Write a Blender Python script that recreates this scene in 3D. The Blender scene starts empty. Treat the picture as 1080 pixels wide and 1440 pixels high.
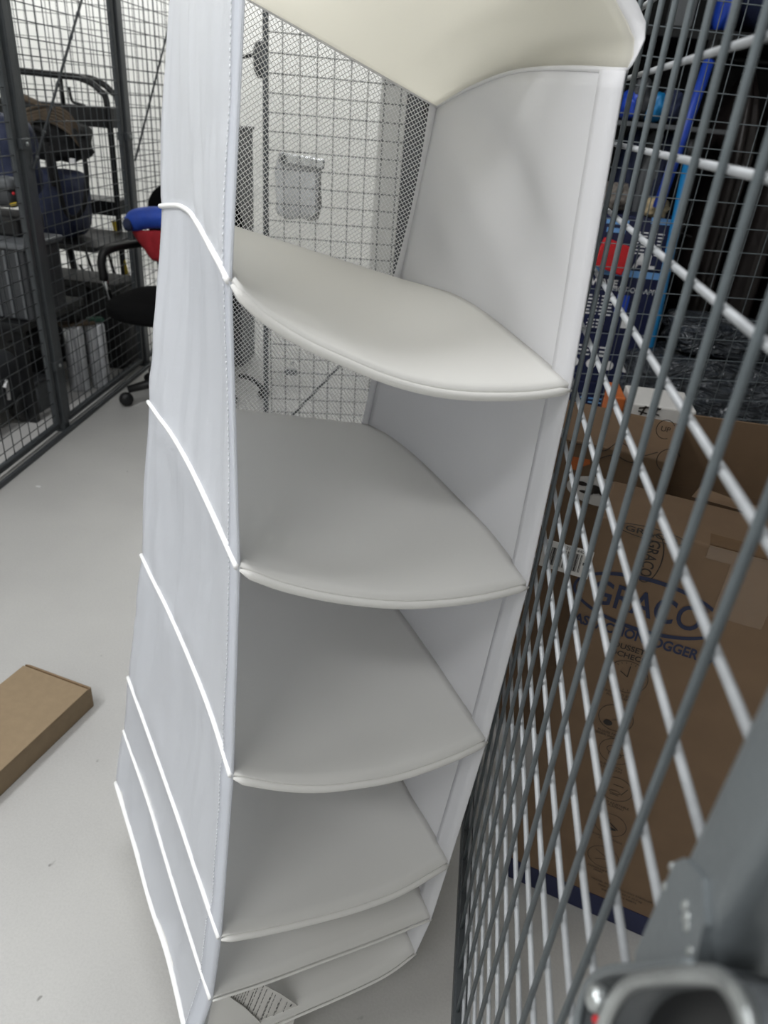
import bpy, bmesh, math, random
from mathutils import Vector, Matrix, noise
random.seed(7)
C = bpy.context.scene.collection
PI = math.pi
H = 1.1                                   # height of the camera above the floor, metres

# ---------------------------------------------------------------- camera geometry (surveyed from the photograph)
RT = Vector((0.98714, 0.13818, 0.08036)); UP = Vector((-0.13774, 0.48017, 0.86629)); FW = Vector((-0.08112, 0.86622, -0.49303))
def at(px, py, X=None, Y=None, Z=None):
    """point of the room seen at a pixel of the 1080x1440 photograph, on a plane at a real distance"""
    v = RT * ((px - 540) / 1000.0) - UP * ((py - 720) / 1000.0) + FW
    t = X / v.x if X is not None else Y / v.y if Y is not None else (Z - H) / v.z
    return Vector((v.x * t, v.y * t, v.z * t + H))

# ---------------------------------------------------------------- materials
def lin(r, g, b):
    f = lambda c: (c / 255 / 12.92) if c / 255 <= .04045 else ((c / 255 + .055) / 1.055) ** 2.4
    return (f(r), f(g), f(b), 1)
def mat(name, rgb, rough=.5, metal=0, var=.12, scale=30, bump=0, bscale=200, spec=.5, coat=0, trans=0, alpha=1, emit=None):
    m = bpy.data.materials.new(name); m.use_nodes = True
    nt = m.node_tree; N = nt.nodes; L = nt.links; b = N['Principled BSDF']
    col = lin(*rgb)
    tc = N.new('ShaderNodeTexCoord'); nz = N.new('ShaderNodeTexNoise'); nz.inputs['Scale'].default_value = scale; nz.inputs['Detail'].default_value = 5
    L.new(tc.outputs['Object'], nz.inputs['Vector'])
    cr = N.new('ShaderNodeValToRGB'); L.new(nz.outputs['Fac'], cr.inputs['Fac'])
    cr.color_ramp.elements[0].position = .3; cr.color_ramp.elements[1].position = .7
    cr.color_ramp.elements[0].color = tuple(c * (1 - var) for c in col[:3]) + (1,)
    cr.color_ramp.elements[1].color = tuple(min(1, c * (1 + var)) for c in col[:3]) + (1,)
    L.new(cr.outputs['Color'], b.inputs['Base Color'])
    b.inputs['Roughness'].default_value = rough; b.inputs['Metallic'].default_value = metal
    b.inputs['Specular IOR Level'].default_value = spec; b.inputs['Coat Weight'].default_value = coat
    b.inputs['Transmission Weight'].default_value = trans; b.inputs['Alpha'].default_value = alpha
    if bump:
        n2 = N.new('ShaderNodeTexNoise'); n2.inputs['Scale'].default_value = bscale; n2.inputs['Detail'].default_value = 6
        L.new(tc.outputs['Object'], n2.inputs['Vector'])
        bp = N.new('ShaderNodeBump'); bp.inputs['Strength'].default_value = bump; bp.inputs['Distance'].default_value = .01
        L.new(n2.outputs['Fac'], bp.inputs['Height']); L.new(bp.outputs['Normal'], b.inputs['Normal'])
    if emit:
        b.inputs['Emission Color'].default_value = lin(*rgb); b.inputs['Emission Strength'].default_value = emit
    return m
def fabric(name, rgb, translucent=.35, rough=.6, wr=.3, stretch=(30, 30, 4), sheen=0):
    m = bpy.data.materials.new(name); m.use_nodes = True
    nt = m.node_tree; N = nt.nodes; L = nt.links; b = N['Principled BSDF']; out = N['Material Output']
    col = lin(*rgb); b.inputs['Base Color'].default_value = col; b.inputs['Roughness'].default_value = rough
    b.inputs['Specular IOR Level'].default_value = .35; b.inputs['Sheen Weight'].default_value = sheen
    tc = N.new('ShaderNodeTexCoord'); mp = N.new('ShaderNodeMapping'); mp.inputs['Scale'].default_value = stretch
    L.new(tc.outputs['Object'], mp.inputs['Vector'])
    n1 = N.new('ShaderNodeTexNoise'); n1.inputs['Scale'].default_value = 1; n1.inputs['Detail'].default_value = 2; L.new(mp.outputs['Vector'], n1.inputs['Vector'])
    n2 = N.new('ShaderNodeTexNoise'); n2.inputs['Scale'].default_value = 900; n2.inputs['Detail'].default_value = 2; L.new(tc.outputs['Object'], n2.inputs['Vector'])
    b1 = N.new('ShaderNodeBump'); b1.inputs['Strength'].default_value = wr; b1.inputs['Distance'].default_value = .02; L.new(n1.outputs['Fac'], b1.inputs['Height'])
    b2 = N.new('ShaderNodeBump'); b2.inputs['Strength'].default_value = .08; b2.inputs['Distance'].default_value = .002; L.new(n2.outputs['Fac'], b2.inputs['Height']); L.new(b1.outputs['Normal'], b2.inputs['Normal'])
    L.new(b2.outputs['Normal'], b.inputs['Normal'])
    tr = N.new('ShaderNodeBsdfTranslucent'); tr.inputs['Color'].default_value = col; L.new(b2.outputs['Normal'], tr.inputs['Normal'])
    mx = N.new('ShaderNodeMixShader'); mx.inputs['Fac'].default_value = translucent
    L.new(b.outputs['BSDF'], mx.inputs[1]); L.new(tr.outputs['BSDF'], mx.inputs[2]); L.new(mx.outputs['Shader'], out.inputs['Surface'])
    return m
def plastic_film(name, rgb, rough=.18):
    m = mat(name, rgb, rough, 0, .25, 14, 1.0, 16, .9)
    nt = m.node_tree; N = nt.nodes; L = nt.links
    n2 = [n for n in N if n.type == 'TEX_NOISE'][1]; bp = [n for n in N if n.type == 'BUMP'][0]
    tc = [n for n in N if n.type == 'TEX_COORD'][0]
    mp = N.new('ShaderNodeMapping'); mp.inputs['Rotation'].default_value = (.2, .6, .3); mp.inputs['Scale'].default_value = (9, 14, 26); L.new(tc.outputs['Object'], mp.inputs['Vector'])
    n2.inputs['Scale'].default_value = 1; n2.inputs['Distortion'].default_value = 1.2; n2.inputs['Detail'].default_value = 3; L.new(mp.outputs['Vector'], n2.inputs['Vector'])
    ab = N.new('ShaderNodeMath'); ab.operation = 'PINGPONG'; ab.inputs[1].default_value = .13; L.new(n2.outputs['Fac'], ab.inputs[0]); L.new(ab.outputs[0], bp.inputs['Height'])
    bp.inputs['Strength'].default_value = 1.0; bp.inputs['Distance'].default_value = .12
    return m
M = dict(
    fab=fabric('white_polyester_fabric', (246, 248, 252), .60, .40, .09, (16, 16, 2.4)),
    fab_in=fabric('white_nonwoven_fabric', (246, 246, 248), .45, .75, .12, (6, 6, 6)),
    card=fabric('white_covered_card', (247, 246, 243), .30, .7, .10, (5, 5, 5)),
    top=fabric('warm_lit_top_fabric', (250, 248, 240), .72, .75, .1, (6, 6, 6)),  # cream tint stands for warm light coming through the white cloth
    piping=mat('white_piping', (250, 250, 250), .4, 0, .02, 50),
    net=fabric('white_net_yarn', (248, 248, 248), .4, .6, 0, (5, 5, 5)),
    thread=mat('white_sewing_thread', (236, 238, 242), .6, 0, .05, 50),
    wire=mat('grey_coated_wire', (98, 106, 110), .42, .15, .1, 60, .05, 300),
    wirel=mat('top_lit_cross_wire', (160, 163, 166), .42, .1, .14, 45, .05, 300),  # paler than the upright wires: light from above painted into the colour
    post=mat('grey_painted_steel', (110, 116, 119), .38, .25, .08, 20, .06, 250),
    fence=mat('charcoal_painted_steel', (70, 74, 77), .45, .2, .1, 20),
    bright=mat('worn_bright_steel', (170, 174, 174), .3, .8, .2, 40, .1, 120),
    blackm=mat('black_painted_metal', (24, 25, 27), .4, .2, .15, 20),
    blackp=mat('black_plastic', (18, 18, 20), .5, 0, .15, 30),
    blackf=mat('black_fabric', (16, 16, 18), .85, 0, .25, 60, .3, 400),
    floor=None, wall=None, blackc=mat('black_seat_cloth', (12, 12, 13), .95, 0, .2, 60, .2, 500, .15),
    carton=mat('brown_cardboard', (140, 121, 95), .75, 0, .06, 60, .05, 90),
    cartond=mat('brown_kraft_carton', (110, 88, 66), .72, 0, .06, 25, .05, 60),
    cartedge=mat('cut_cardboard_edge', (120, 96, 70), .85, 0, .2, 200),
    tape=mat('clear_packing_tape', (112, 90, 68), .12, 0, .05, 20, .1, 30, .8),
    ink=mat('dark_blue_ink', (30, 38, 66), .7, 0, .05, 40),
    inkb=mat('black_ink', (38, 32, 28), .7, 0, .05, 40),
    inkt=mat('fine_dark_ink', (70, 70, 70), .7, 0, .05, 40),
    label=mat('white_paper_label', (214, 212, 208), .6, 0, .03, 40),
    orange=mat('orange_print', (186, 100, 48), .6, 0, .1, 40),
    navy=mat('navy_box_print', (26, 32, 66), .45, 0, .15, 20),
    navyf=mat('navy_nylon', (30, 39, 68), .7, 0, .2, 25, .3, 60),
    lblue=mat('light_blue_print', (110, 160, 214), .5, 0, .06, 20),
    blue=mat('bright_blue_plastic', (34, 70, 176), .4, 0, .15, 20),
    bluef=mat('blue_padded_nylon', (34, 72, 170), .5, 0, .2, 14, .5, 30),
    teal=mat('teal_blue_plastic', (24, 120, 178), .4, 0, .12, 20),
    red=mat('red_padded_cloth', (158, 30, 40), .8, 0, .15, 40, .3, 120),
    redp=mat('red_packet_print', (190, 26, 34), .5, 0, .1, 30),
    white=mat('white_print', (226, 226, 226), .6, 0, .02, 30),
    film=plastic_film('black_stretch_film', (62, 67, 74)),
    garment=mat('dark_brown_garment_cover', (34, 29, 28), .42, 0, .2, 9, .4, 20),
    clearbag=mat('clear_crinkled_plastic', (190, 192, 194), .12, 0, .2, 18, 1.0, 40, .8),
    gplastic=mat('grey_plastic', (92, 95, 98), .45, 0, .1, 16),
    dgplastic=mat('dark_grey_plastic', (52, 54, 57), .5, 0, .12, 16),
    silver=mat('ribbed_silver_foil', (206, 208, 212), .3, .5, .12, 25),
    chrome=mat('chrome', (190, 192, 194), .18, 1, .05, 20),
    brown=mat('brown_scrap', (82, 70, 56), .8, 0, .25, 30),
    yellow=mat('yellow_tag', (206, 178, 40), .5, 0, .1, 30),
    green=mat('dark_green_plastic', (28, 74, 58), .5, 0, .1, 30),
    beige=mat('beige_scrap', (176, 160, 128), .8, 0, .2, 30),
    fur=mat('grey_mottled_cloth', (108, 102, 96), .9, 0, .5, 60, .4, 90),
    lamp=mat('lamp_diffuser', (255, 252, 246), .5, 0, 0, 5, emit=1.0),
)
def floor_material():
    m = bpy.data.materials.new('painted_concrete_floor'); m.use_nodes = True
    nt = m.node_tree; N = nt.nodes; L = nt.links; b = N['Principled BSDF']
    tc = N.new('ShaderNodeTexCoord')
    def nz(s, d=5, r=.55):
        n = N.new('ShaderNodeTexNoise'); n.inputs['Scale'].default_value = s; n.inputs['Detail'].default_value = d; n.inputs['Roughness'].default_value = r
        L.new(tc.outputs['Object'], n.inputs['Vector']); return n
    a = nz(1.6); c = N.new('ShaderNodeValToRGB'); L.new(a.outputs['Fac'], c.inputs['Fac'])
    c.color_ramp.elements[0].position = .3; c.color_ramp.elements[0].color = lin(178, 177, 175); c.color_ramp.elements[1].position = .7; c.color_ramp.elements[1].color = lin(194, 193, 190)
    s = nz(38, 2, .4); sc = N.new('ShaderNodeValToRGB'); L.new(s.outputs['Fac'], sc.inputs['Fac'])
    sc.color_ramp.elements[0].position = .20; sc.color_ramp.elements[0].color = (.5, .49, .48, 1); sc.color_ramp.elements[1].position = .235; sc.color_ramp.elements[1].color = (1, 1, 1, 1)
    g = nz(260, 3, .6); gc = N.new('ShaderNodeValToRGB'); L.new(g.outputs['Fac'], gc.inputs['Fac'])
    gc.color_ramp.elements[0].position = .3; gc.color_ramp.elements[0].color = (.93, .93, .93, 1); gc.color_ramp.elements[1].position = .6
    m1 = N.new('ShaderNodeMixRGB'); m1.blend_type = 'MULTIPLY'; m1.inputs[0].default_value = 1; L.new(c.outputs[0], m1.inputs[1]); L.new(sc.outputs[0], m1.inputs[2])
    m2 = N.new('ShaderNodeMixRGB'); m2.blend_type = 'MULTIPLY'; m2.inputs[0].default_value = 1; L.new(m1.outputs[0], m2.inputs[1]); L.new(gc.outputs[0], m2.inputs[2])
    L.new(m2.outputs[0], b.inputs['Base Color']); b.inputs['Roughness'].default_value = .42
    bp = N.new('ShaderNodeBump'); bp.inputs['Strength'].default_value = .06; bp.inputs['Distance'].default_value = .005; L.new(g.outputs['Fac'], bp.inputs['Height']); L.new(bp.outputs['Normal'], b.inputs['Normal'])
    return m
M['floor'] = floor_material()
M['wall'] = mat('white_painted_wall', (232, 232, 228), .8, 0, .03, 3, .03, 60)
M['ceil'] = mat('white_ceiling', (214, 214, 210), .9, 0, .03, 3)

# ---------------------------------------------------------------- mesh building
class MB:
    def __init__(self): self.v = []; self.f = []
    def add(self, vs, fs):
        o = len(self.v); self.v += [Vector(p) for p in vs]; self.f += [tuple(i + o for i in q) for q in fs]; return self
    def box(self, c, s, rot=None, bev=0):
        bm = bmesh.new(); bmesh.ops.create_cube(bm, size=1)
        for v in bm.verts: v.co = Vector((v.co.x * s[0], v.co.y * s[1], v.co.z * s[2]))
        if bev: bmesh.ops.bevel(bm, geom=bm.edges[:], offset=bev, segments=3, affect='EDGES', profile=.5)
        return self.bm(bm, c, rot)
    def bm(self, bm, c=(0, 0, 0), rot=None):
        bm.verts.index_update()
        R = rot if rot is not None else Matrix.Identity(3)
        self.add([R @ v.co + Vector(c) for v in bm.verts], [[v.index for v in f.verts] for f in bm.faces]); bm.free(); return self
    def tube(self, pts, r, n=8, closed=False, caps=True):
        pts = [Vector(p) for p in pts]; m = len(pts); rr = r if isinstance(r, (list, tuple)) else [r] * m
        def tan(i):
            if closed: return (pts[(i + 1) % m] - pts[i - 1]).normalized()
            return (pts[min(i + 1, m - 1)] - pts[max(i - 1, 0)]).normalized()
        t0 = tan(0); a = t0.orthogonal().normalized(); vs = []
        for i in range(m):
            t = tan(i); a = (a - t * a.dot(t))
            a = a.normalized() if a.length > 1e-6 else t.orthogonal().normalized()
            b = t.cross(a)
            for k in range(n):
                w = 2 * PI * k / n; vs.append(pts[i] + (a * math.cos(w) + b * math.sin(w)) * rr[i])
        fs = []
        for i in range(m if closed else m - 1):
            j = (i + 1) % m
            for k in range(n): fs.append((i * n + k, i * n + (k + 1) % n, j * n + (k + 1) % n, j * n + k))
        if caps and not closed: fs.append(tuple(range(n))[::-1]); fs.append(tuple((m - 1) * n + k for k in range(n)))
        return self.add(vs, fs)
    def lathe(self, prof, c=(0, 0, 0), n=24, rot=None):
        R = rot if rot is not None else Matrix.Identity(3); vs = []; fs = []; m = len(prof)
        for (r, z) in prof:
            for k in range(n): vs.append(R @ Vector((r * math.cos(2 * PI * k / n), r * math.sin(2 * PI * k / n), z)) + Vector(c))
        for i in range(m - 1):
            for k in range(n): fs.append((i * n + k, i * n + (k + 1) % n, (i + 1) * n + (k + 1) % n, (i + 1) * n + k))
        fs.append(tuple(range(n))[::-1]); fs.append(tuple((m - 1) * n + k for k in range(n)))
        return self.add(vs, fs)
    def grid(self, rows):
        n = len(rows[0]); m = len(rows); vs = [p for r in rows for p in r]
        return self.add(vs, [(i * n + k, i * n + k + 1, (i + 1) * n + k + 1, (i + 1) * n + k) for i in range(m - 1) for k in range(n - 1)])
    def blob(self, c, s, amp=.12, fr=3.0, sub=4, rot=None, seed=0, sq=2.0):
        """soft lumpy body (cloth bundle, filled bag)"""
        bm = bmesh.new(); bmesh.ops.create_icosphere(bm, subdivisions=sub, radius=1)
        for v in bm.verts:
            d = v.co.normalized(); q = (abs(d.x) ** sq + abs(d.y) ** sq + abs(d.z) ** sq) ** (-1 / sq)
            k = q * (1 + amp * noise.noise(d * fr + Vector((seed, seed * 1.7, 0))) + amp * .5 * noise.noise(d * fr * 2.7 + Vector((seed, 3, 1))))
            v.co = Vector((d.x * s[0], d.y * s[1], d.z * s[2])) * k
        return self.bm(bm, c, rot)
    def prism(self, poly, z0, z1, c=(0, 0, 0), rot=None):
        R = rot if rot is not None else Matrix.Identity(3); n = len(poly); o = Vector(c)
        vs = [R @ Vector((x, y, z0)) + o for x, y in poly] + [R @ Vector((x, y, z1)) + o for x, y in poly]
        return self.add(vs, [tuple(range(n))[::-1], tuple(range(n, 2 * n))] + [(i, (i + 1) % n, n + (i + 1) % n, n + i) for i in range(n)])
    def build(self, name, m, parent=None, smooth=False, solid=0, off=0, sub=0):
        me = bpy.data.meshes.new(name)
        org = Vector((0, 0, 0)); p = parent
        while p is not None: org += p.location; p = p.parent
        me.from_pydata([tuple(v - org) for v in self.v], [], self.f)
        me.materials.append(m if not isinstance(m, str) else M[m])
        bmn = bmesh.new(); bmn.from_mesh(me); bmesh.ops.recalc_face_normals(bmn, faces=bmn.faces[:]); bmn.to_mesh(me); bmn.free()
        if smooth:
            for q in me.polygons: q.use_smooth = True
        o = bpy.data.objects.new(name, me); C.objects.link(o)
        if parent is not None: o.parent = parent
        if solid:
            md = o.modifiers.new('thickness', 'SOLIDIFY'); md.thickness = solid; md.offset = off
        if sub:
            md = o.modifiers.new('smooth', 'SUBSURF'); md.levels = sub; md.render_levels = sub
        return o
def tag(o, label=None, cat=None, group=None, kind=None):
    if label: o['label'] = label
    if cat: o['category'] = cat
    if group: o['group'] = group
    if kind: o['kind'] = kind
    return o
def thing(name, loc, label, cat, group=None):
    o = bpy.data.objects.new(name, None); C.objects.link(o); o.location = loc; o.empty_display_size = .05
    return tag(o, label, cat, group)
def copy_tree(o, dloc=(0, 0, 0), parent=None):
    c = o.copy(); C.objects.link(c); c.parent = parent
    if parent is None: c.location = o.location + Vector(dloc)
    for ch in o.children: copy_tree(ch, parent=c)
    return c
def RZ(a): return Matrix.Rotation(a, 3, 'Z')
def RX(a): return Matrix.Rotation(a, 3, 'X')
def RY(a): return Matrix.Rotation(a, 3, 'Y')
def frame(x, z):
    """rotation whose local x, z axes point along the given directions"""
    x = Vector(x).normalized(); z = Vector(z); y = z.cross(x).normalized(); z = x.cross(y)
    return Matrix((x, y, z)).transposed()
def smooth_path(pts, n=8):
    """Catmull-Rom through points"""
    p = [Vector(q) for q in pts]; p = [p[0] * 2 - p[1]] + p + [p[-1] * 2 - p[-2]]; out = []
    for i in range(1, len(p) - 2):
        for k in range(n):
            t = k / n
            out.append(.5 * ((2 * p[i]) + (p[i + 1] - p[i - 1]) * t + (2 * p[i - 1] - 5 * p[i] + 4 * p[i + 1] - p[i + 2]) * t * t + (3 * p[i] - p[i - 1] - 3 * p[i + 1] + p[i + 2]) * t ** 3))
    return out + [p[-2]]
def resample(pts, n):
    pts = [Vector(q) for q in pts]; d = [0]
    for a, b in zip(pts, pts[1:]): d.append(d[-1] + (b - a).length)
    out = []; j = 0
    for i in range(n):
        s = d[-1] * i / (n - 1)
        while j < len(d) - 2 and d[j + 1] < s: j += 1
        t = (s - d[j]) / max(1e-9, d[j + 1] - d[j]); out.append(pts[j].lerp(pts[j + 1], t))
    return out
def text_mesh(s, size, font_bold=0.0, spacing=1.0):
    cu = bpy.data.curves.new('lettering', 'FONT'); cu.body = s; cu.size = size; cu.align_x = 'CENTER'; cu.align_y = 'CENTER'
    cu.offset = font_bold; cu.space_character = spacing; cu.resolution_u = 4
    ob = bpy.data.objects.new('lettering', cu); C.objects.link(ob); dg = bpy.context.evaluated_depsgraph_get()
    me = ob.evaluated_get(dg).to_mesh(); vs = [v.co.copy() for v in me.vertices]; fs = [tuple(p.vertices) for p in me.polygons]
    bpy.data.objects.remove(ob); bpy.data.curves.remove(cu); return vs, fs
def text_into(mb, s, size, o, x, y, bold=0.0, sx=1.0, shear=0.0, spacing=1.0):
    vs, fs = text_mesh(s, size, bold, spacing); o = Vector(o); x = Vector(x).normalized(); y = Vector(y).normalized()
    mb.add([o + x * (v.x * sx + v.y * shear) + y * v.y for v in vs], fs); return mb
def text_fit(mb, s, o, x, y, w, h, bold=0.0):
    vs, fs = text_mesh(s, 1.0, bold); o = Vector(o); x = Vector(x).normalized(); y = Vector(y).normalized()
    a = [v.x for v in vs]; b = [v.y for v in vs]; cx = (max(a) + min(a)) / 2; cy = (max(b) + min(b)) / 2
    mb.add([o + x * ((v.x - cx) * w / (max(a) - min(a))) + y * ((v.y - cy) * h / (max(b) - min(b))) for v in vs], fs); return mb
def ring_into(mb, o, x, y, a, b, w, n=48, a0=0, a1=2 * PI):
    """flat printed ring: ellipse half-axes a, b, line width w"""
    o = Vector(o); x = Vector(x).normalized(); y = Vector(y).normalized(); vs = []; fs = []
    wa, wb = (w if isinstance(w, tuple) else (w, w))
    for k in range(n + 1):
        t = a0 + (a1 - a0) * k / n; c, s = math.cos(t), math.sin(t)
        vs += [o + x * a * c + y * b * s, o + x * (a - wa) * c + y * (b - wb) * s]
    for k in range(n): fs.append((2 * k, 2 * k + 1, 2 * k + 3, 2 * k + 2))
    return mb.add(vs, fs)
def disc_into(mb, o, x, y, a, b, n=40):
    o = Vector(o); x = Vector(x).normalized(); y = Vector(y).normalized()
    return mb.add([o + x * a * math.cos(2 * PI * k / n) + y * b * math.sin(2 * PI * k / n) for k in range(n)], [tuple(range(n))])
def rect_into(mb, o, x, y, w, h):
    o = Vector(o); x = Vector(x).normalized() * w / 2; y = Vector(y).normalized() * h / 2
    return mb.add([o - x - y, o + x - y, o + x + y, o - x + y], [(0, 1, 2, 3)])
CURVES = {
    'F0': [(-0.1744, 0.5549, 1.1653), (-0.1333, 0.5870, 1.2025), (-0.0679, 0.6191, 1.2272), (0.0003, 0.6363, 1.2230), (0.0520, 0.6378, 1.1988), (0.0707, 0.6322, 1.1789), (0.0893, 0.6238, 1.1542), (0.0856, 0.6131, 1.1361)],
    'F1': [(-0.1672, 0.4909, 0.9868), (-0.1573, 0.4910, 0.9758), (-0.1401, 0.4938, 0.9621), (-0.1154, 0.5005, 0.9477), (-0.0900, 0.5087, 0.9362), (-0.0583, 0.5197, 0.9228), (-0.0256, 0.5328, 0.9129), (0.0082, 0.5485, 0.9071), (0.0549, 0.5729, 0.9046), (0.0930, 0.5949, 0.9070)],
    'F2': [(-0.1511, 0.4468, 0.7788), (-0.1392, 0.4510, 0.7706), (-0.1183, 0.4598, 0.7585), (-0.0913, 0.4729, 0.7455), (-0.0631, 0.4878, 0.7339), (-0.0276, 0.5081, 0.7218), (0.0098, 0.5319, 0.7128), (0.0494, 0.5593, 0.7068), (0.0933, 0.5922, 0.7041)],
    'F3': [(-0.1529, 0.4209, 0.5697), (-0.1401, 0.4259, 0.5614), (-0.1104, 0.4396, 0.5447), (-0.0797, 0.4562, 0.5304), (-0.0479, 0.4764, 0.5191), (-0.0076, 0.5044, 0.5076), (0.0350, 0.5382, 0.5006), (0.0649, 0.5639, 0.4979), (0.0843, 0.5818, 0.4976)],
    'F4': [(-0.1622, 0.3950, 0.3571), (-0.1259, 0.4176, 0.3425), (-0.0813, 0.4472, 0.3263), (-0.0341, 0.4804, 0.3106), (0.0125, 0.5168, 0.2986), (0.0687, 0.5695, 0.2920)],
    'F5': [(-0.1745, 0.3916, 0.2423), (-0.1203, 0.4281, 0.2293), (-0.0662, 0.4664, 0.2180), (-0.0072, 0.5081, 0.2056), (0.0587, 0.5561, 0.1931)],
    'F6': [(-0.1974, 0.3789, 0.1379), (-0.1419, 0.4128, 0.1294), (-0.0874, 0.4492, 0.1241), (-0.0340, 0.4853, 0.1191), (0.0122, 0.5185, 0.1168), (0.0463, 0.5497, 0.1214)],
    'S0': [(0.0856, 0.6131, 1.1361), (0.0470, 0.7071, 1.1398), (0.0078, 0.8046, 1.1385), (-0.0351, 0.9156, 1.1258), (-0.0762, 1.0254, 1.1060)],
    'S1': [(0.0930, 0.5949, 0.9070), (0.0574, 0.6814, 0.9116), (0.0144, 0.7823, 0.9150), (-0.0199, 0.8545, 0.9130), (-0.0588, 0.9260, 0.9048), (-0.1016, 1.0018, 0.8942)],
    'S2': [(0.0933, 0.5922, 0.7041), (0.0551, 0.6736, 0.7069), (0.0125, 0.7519, 0.7047), (-0.0385, 0.8439, 0.7013), (-0.0856, 0.9201, 0.6946), (-0.1278, 0.9788, 0.6845)],
    'S3': [(0.0843, 0.5818, 0.4976), (0.0452, 0.6494, 0.4949), (0.0046, 0.7215, 0.4928), (-0.0550, 0.8227, 0.4882), (-0.1361, 0.9595, 0.4817)],
    'S4': [(0.0687, 0.5695, 0.2920), (0.0358, 0.6217, 0.2893), (-0.0045, 0.6856, 0.2860), (-0.1507, 0.9391, 0.2795)],
    'S5': [(0.0587, 0.5561, 0.1931), (-0.1615, 0.9273, 0.2121)],
    'S6': [(0.0463, 0.5497, 0.1214), (-0.1772, 0.9171, 0.1299)],
    'E0': [(-0.1744, 0.5549, 1.1653), (-0.3633, 0.9050, 1.2210)],
    'E1': [(-0.1672, 0.4909, 0.9868), (-0.1832, 0.5244, 0.9883), (-0.2032, 0.5641, 0.9895), (-0.2291, 0.6163, 0.9913), (-0.2531, 0.6642, 0.9927), (-0.2823, 0.7211, 0.9939), (-0.3052, 0.7609, 0.9928), (-0.3296, 0.7978, 0.9896), (-0.3689, 0.8471, 0.9801)],
    'E2': [(-0.1511, 0.4468, 0.7788), (-0.1731, 0.4827, 0.7777), (-0.2105, 0.5437, 0.7756), (-0.2545, 0.6137, 0.7729), (-0.3032, 0.6869, 0.7686), (-0.3440, 0.7434, 0.7638), (-0.3771, 0.7901, 0.7601)],
    'E3': [(-0.1529, 0.4209, 0.5697), (-0.1960, 0.4897, 0.5679), (-0.2463, 0.5630, 0.5644), (-0.3031, 0.6415, 0.5594), (-0.3562, 0.7115, 0.5540), (-0.3912, 0.7588, 0.5507)],
    'E4': [(-0.1622, 0.3950, 0.3571), (-0.2091, 0.4578, 0.3552), (-0.2627, 0.5300, 0.3530), (-0.3362, 0.6268, 0.3496), (-0.4202, 0.7363, 0.3455)],
    'E5': [(-0.1745, 0.3916, 0.2423), (-0.2176, 0.4472, 0.2421), (-0.2675, 0.5125, 0.2421), (-0.3416, 0.6118, 0.2426), (-0.4337, 0.7281, 0.2415)],
    'E6': [(-0.1974, 0.3789, 0.1379), (-0.2634, 0.4739, 0.1388), (-0.3146, 0.5369, 0.1374), (-0.3795, 0.6231, 0.1368), (-0.4515, 0.7151, 0.1354)],
    'K0': [(-0.0762, 1.0254, 1.1060), (-0.3633, 0.9050, 1.2210)],
    'K1': [(-0.1016, 1.0018, 0.8942), (-0.3689, 0.8471, 0.9801)],
    'K2': [(-0.1278, 0.9788, 0.6845), (-0.3771, 0.7901, 0.7601)],
    'K3': [(-0.1361, 0.9595, 0.4817), (-0.3912, 0.7588, 0.5507)],
    'K4': [(-0.1507, 0.9391, 0.2795), (-0.4202, 0.7363, 0.3455)],
    'K5': [(-0.1615, 0.9273, 0.2121), (-0.4337, 0.7281, 0.2415)],
    'K6': [(-0.1772, 0.9171, 0.1299), (-0.4515, 0.7151, 0.1354)],
}
EXPOSURE = 0.17
LIGHTS = [((-1.6, .1, 2.88), (.3, 1.5), 46), ((-.9, 4.2, 2.80), (2.2, .2), 40, (.975, .985, 1), (1.15, 0, 0)), ((-3.0, 4.2, 2.80), (1.6, .2), 34, (.975, .985, 1), (1.15, 0, 0)), ((-.8, -1.4, 2.88), (1.2, .3), 22), ((-.4, .95, 2.88), (.3, 1.2), 15)]  # main lamp; then unseen wall washers, front fill and overhead fill added for brightness

# ---------------------------------------------------------------- the hanging organiser
root = thing('hanging_organizer', (-.05, .6, 1.0), 'tall white fabric hanging organizer with six open shelves, hung against the mesh wall', 'organizer')
def L_(k): return [Vector(p) for p in CURVES[k]]
NU, NV = 30, 30
def coons(F, K, E, S, nu=NU, nv=NV, disp=None):
    F = resample(smooth_path(F), nu); K = resample(smooth_path(K), nu); E = resample(smooth_path(E), nv); S = resample(smooth_path(S), nv)
    rows = []
    for j in range(nv):
        v = j / (nv - 1); r = []
        for i in range(nu):
            u = i / (nu - 1)
            p = F[i] * (1 - v) + K[i] * v + E[j] * (1 - u) + S[j] * u - (F[0] * (1 - u) * (1 - v) + F[-1] * u * (1 - v) + K[0] * (1 - u) * v + K[-1] * u * v)
            if disp: p = p + disp(u, v)
            r.append(p)
        rows.append(r)
    return rows
# left side panel
def stack_rows(keys, n, per, disp):
    lv = [resample(smooth_path(L_(k)), n) for k in keys]; rows = []
    for a in range(len(lv) - 1):
        for q in range(per + (1 if a == len(lv) - 2 else 0)):
            t = q / per; row = []
            for i in range(n):
                u = i / (n - 1); p = lv[a][i].lerp(lv[a + 1][i], t)
                row.append(p + disp(u, t, a, p))
            rows.append(row)
    return rows
NL = Vector((-.87, -.48, .05))
def dl(u, t, a, p):
    e = math.sin(PI * t) * math.sin(PI * min(1, u * 1.02)) if 0 < t < 1 else 0
    e = max(0, e)
    k = -.006 * e if a else .003 * e
    cr = .0050 * noise.noise(Vector((u * 7 + a * 3, p.z * 3.2, 1.3))) + .0050 * abs(noise.noise(Vector((u * 13, p.z * 7 + u * 5, 4.1 + a)))) + .0006 * noise.noise(Vector((u * 34, p.z * 2.2, 8))) - .0040 * max(0, noise.noise(Vector((u * 9 + p.z * 14, p.z * 9 - u * 6, 2.2))) - .25)
    return NL * (k + cr * min(1, 3.5 * math.sin(PI * t) * 1.0 + .12) * min(1, u * 9))
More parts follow.
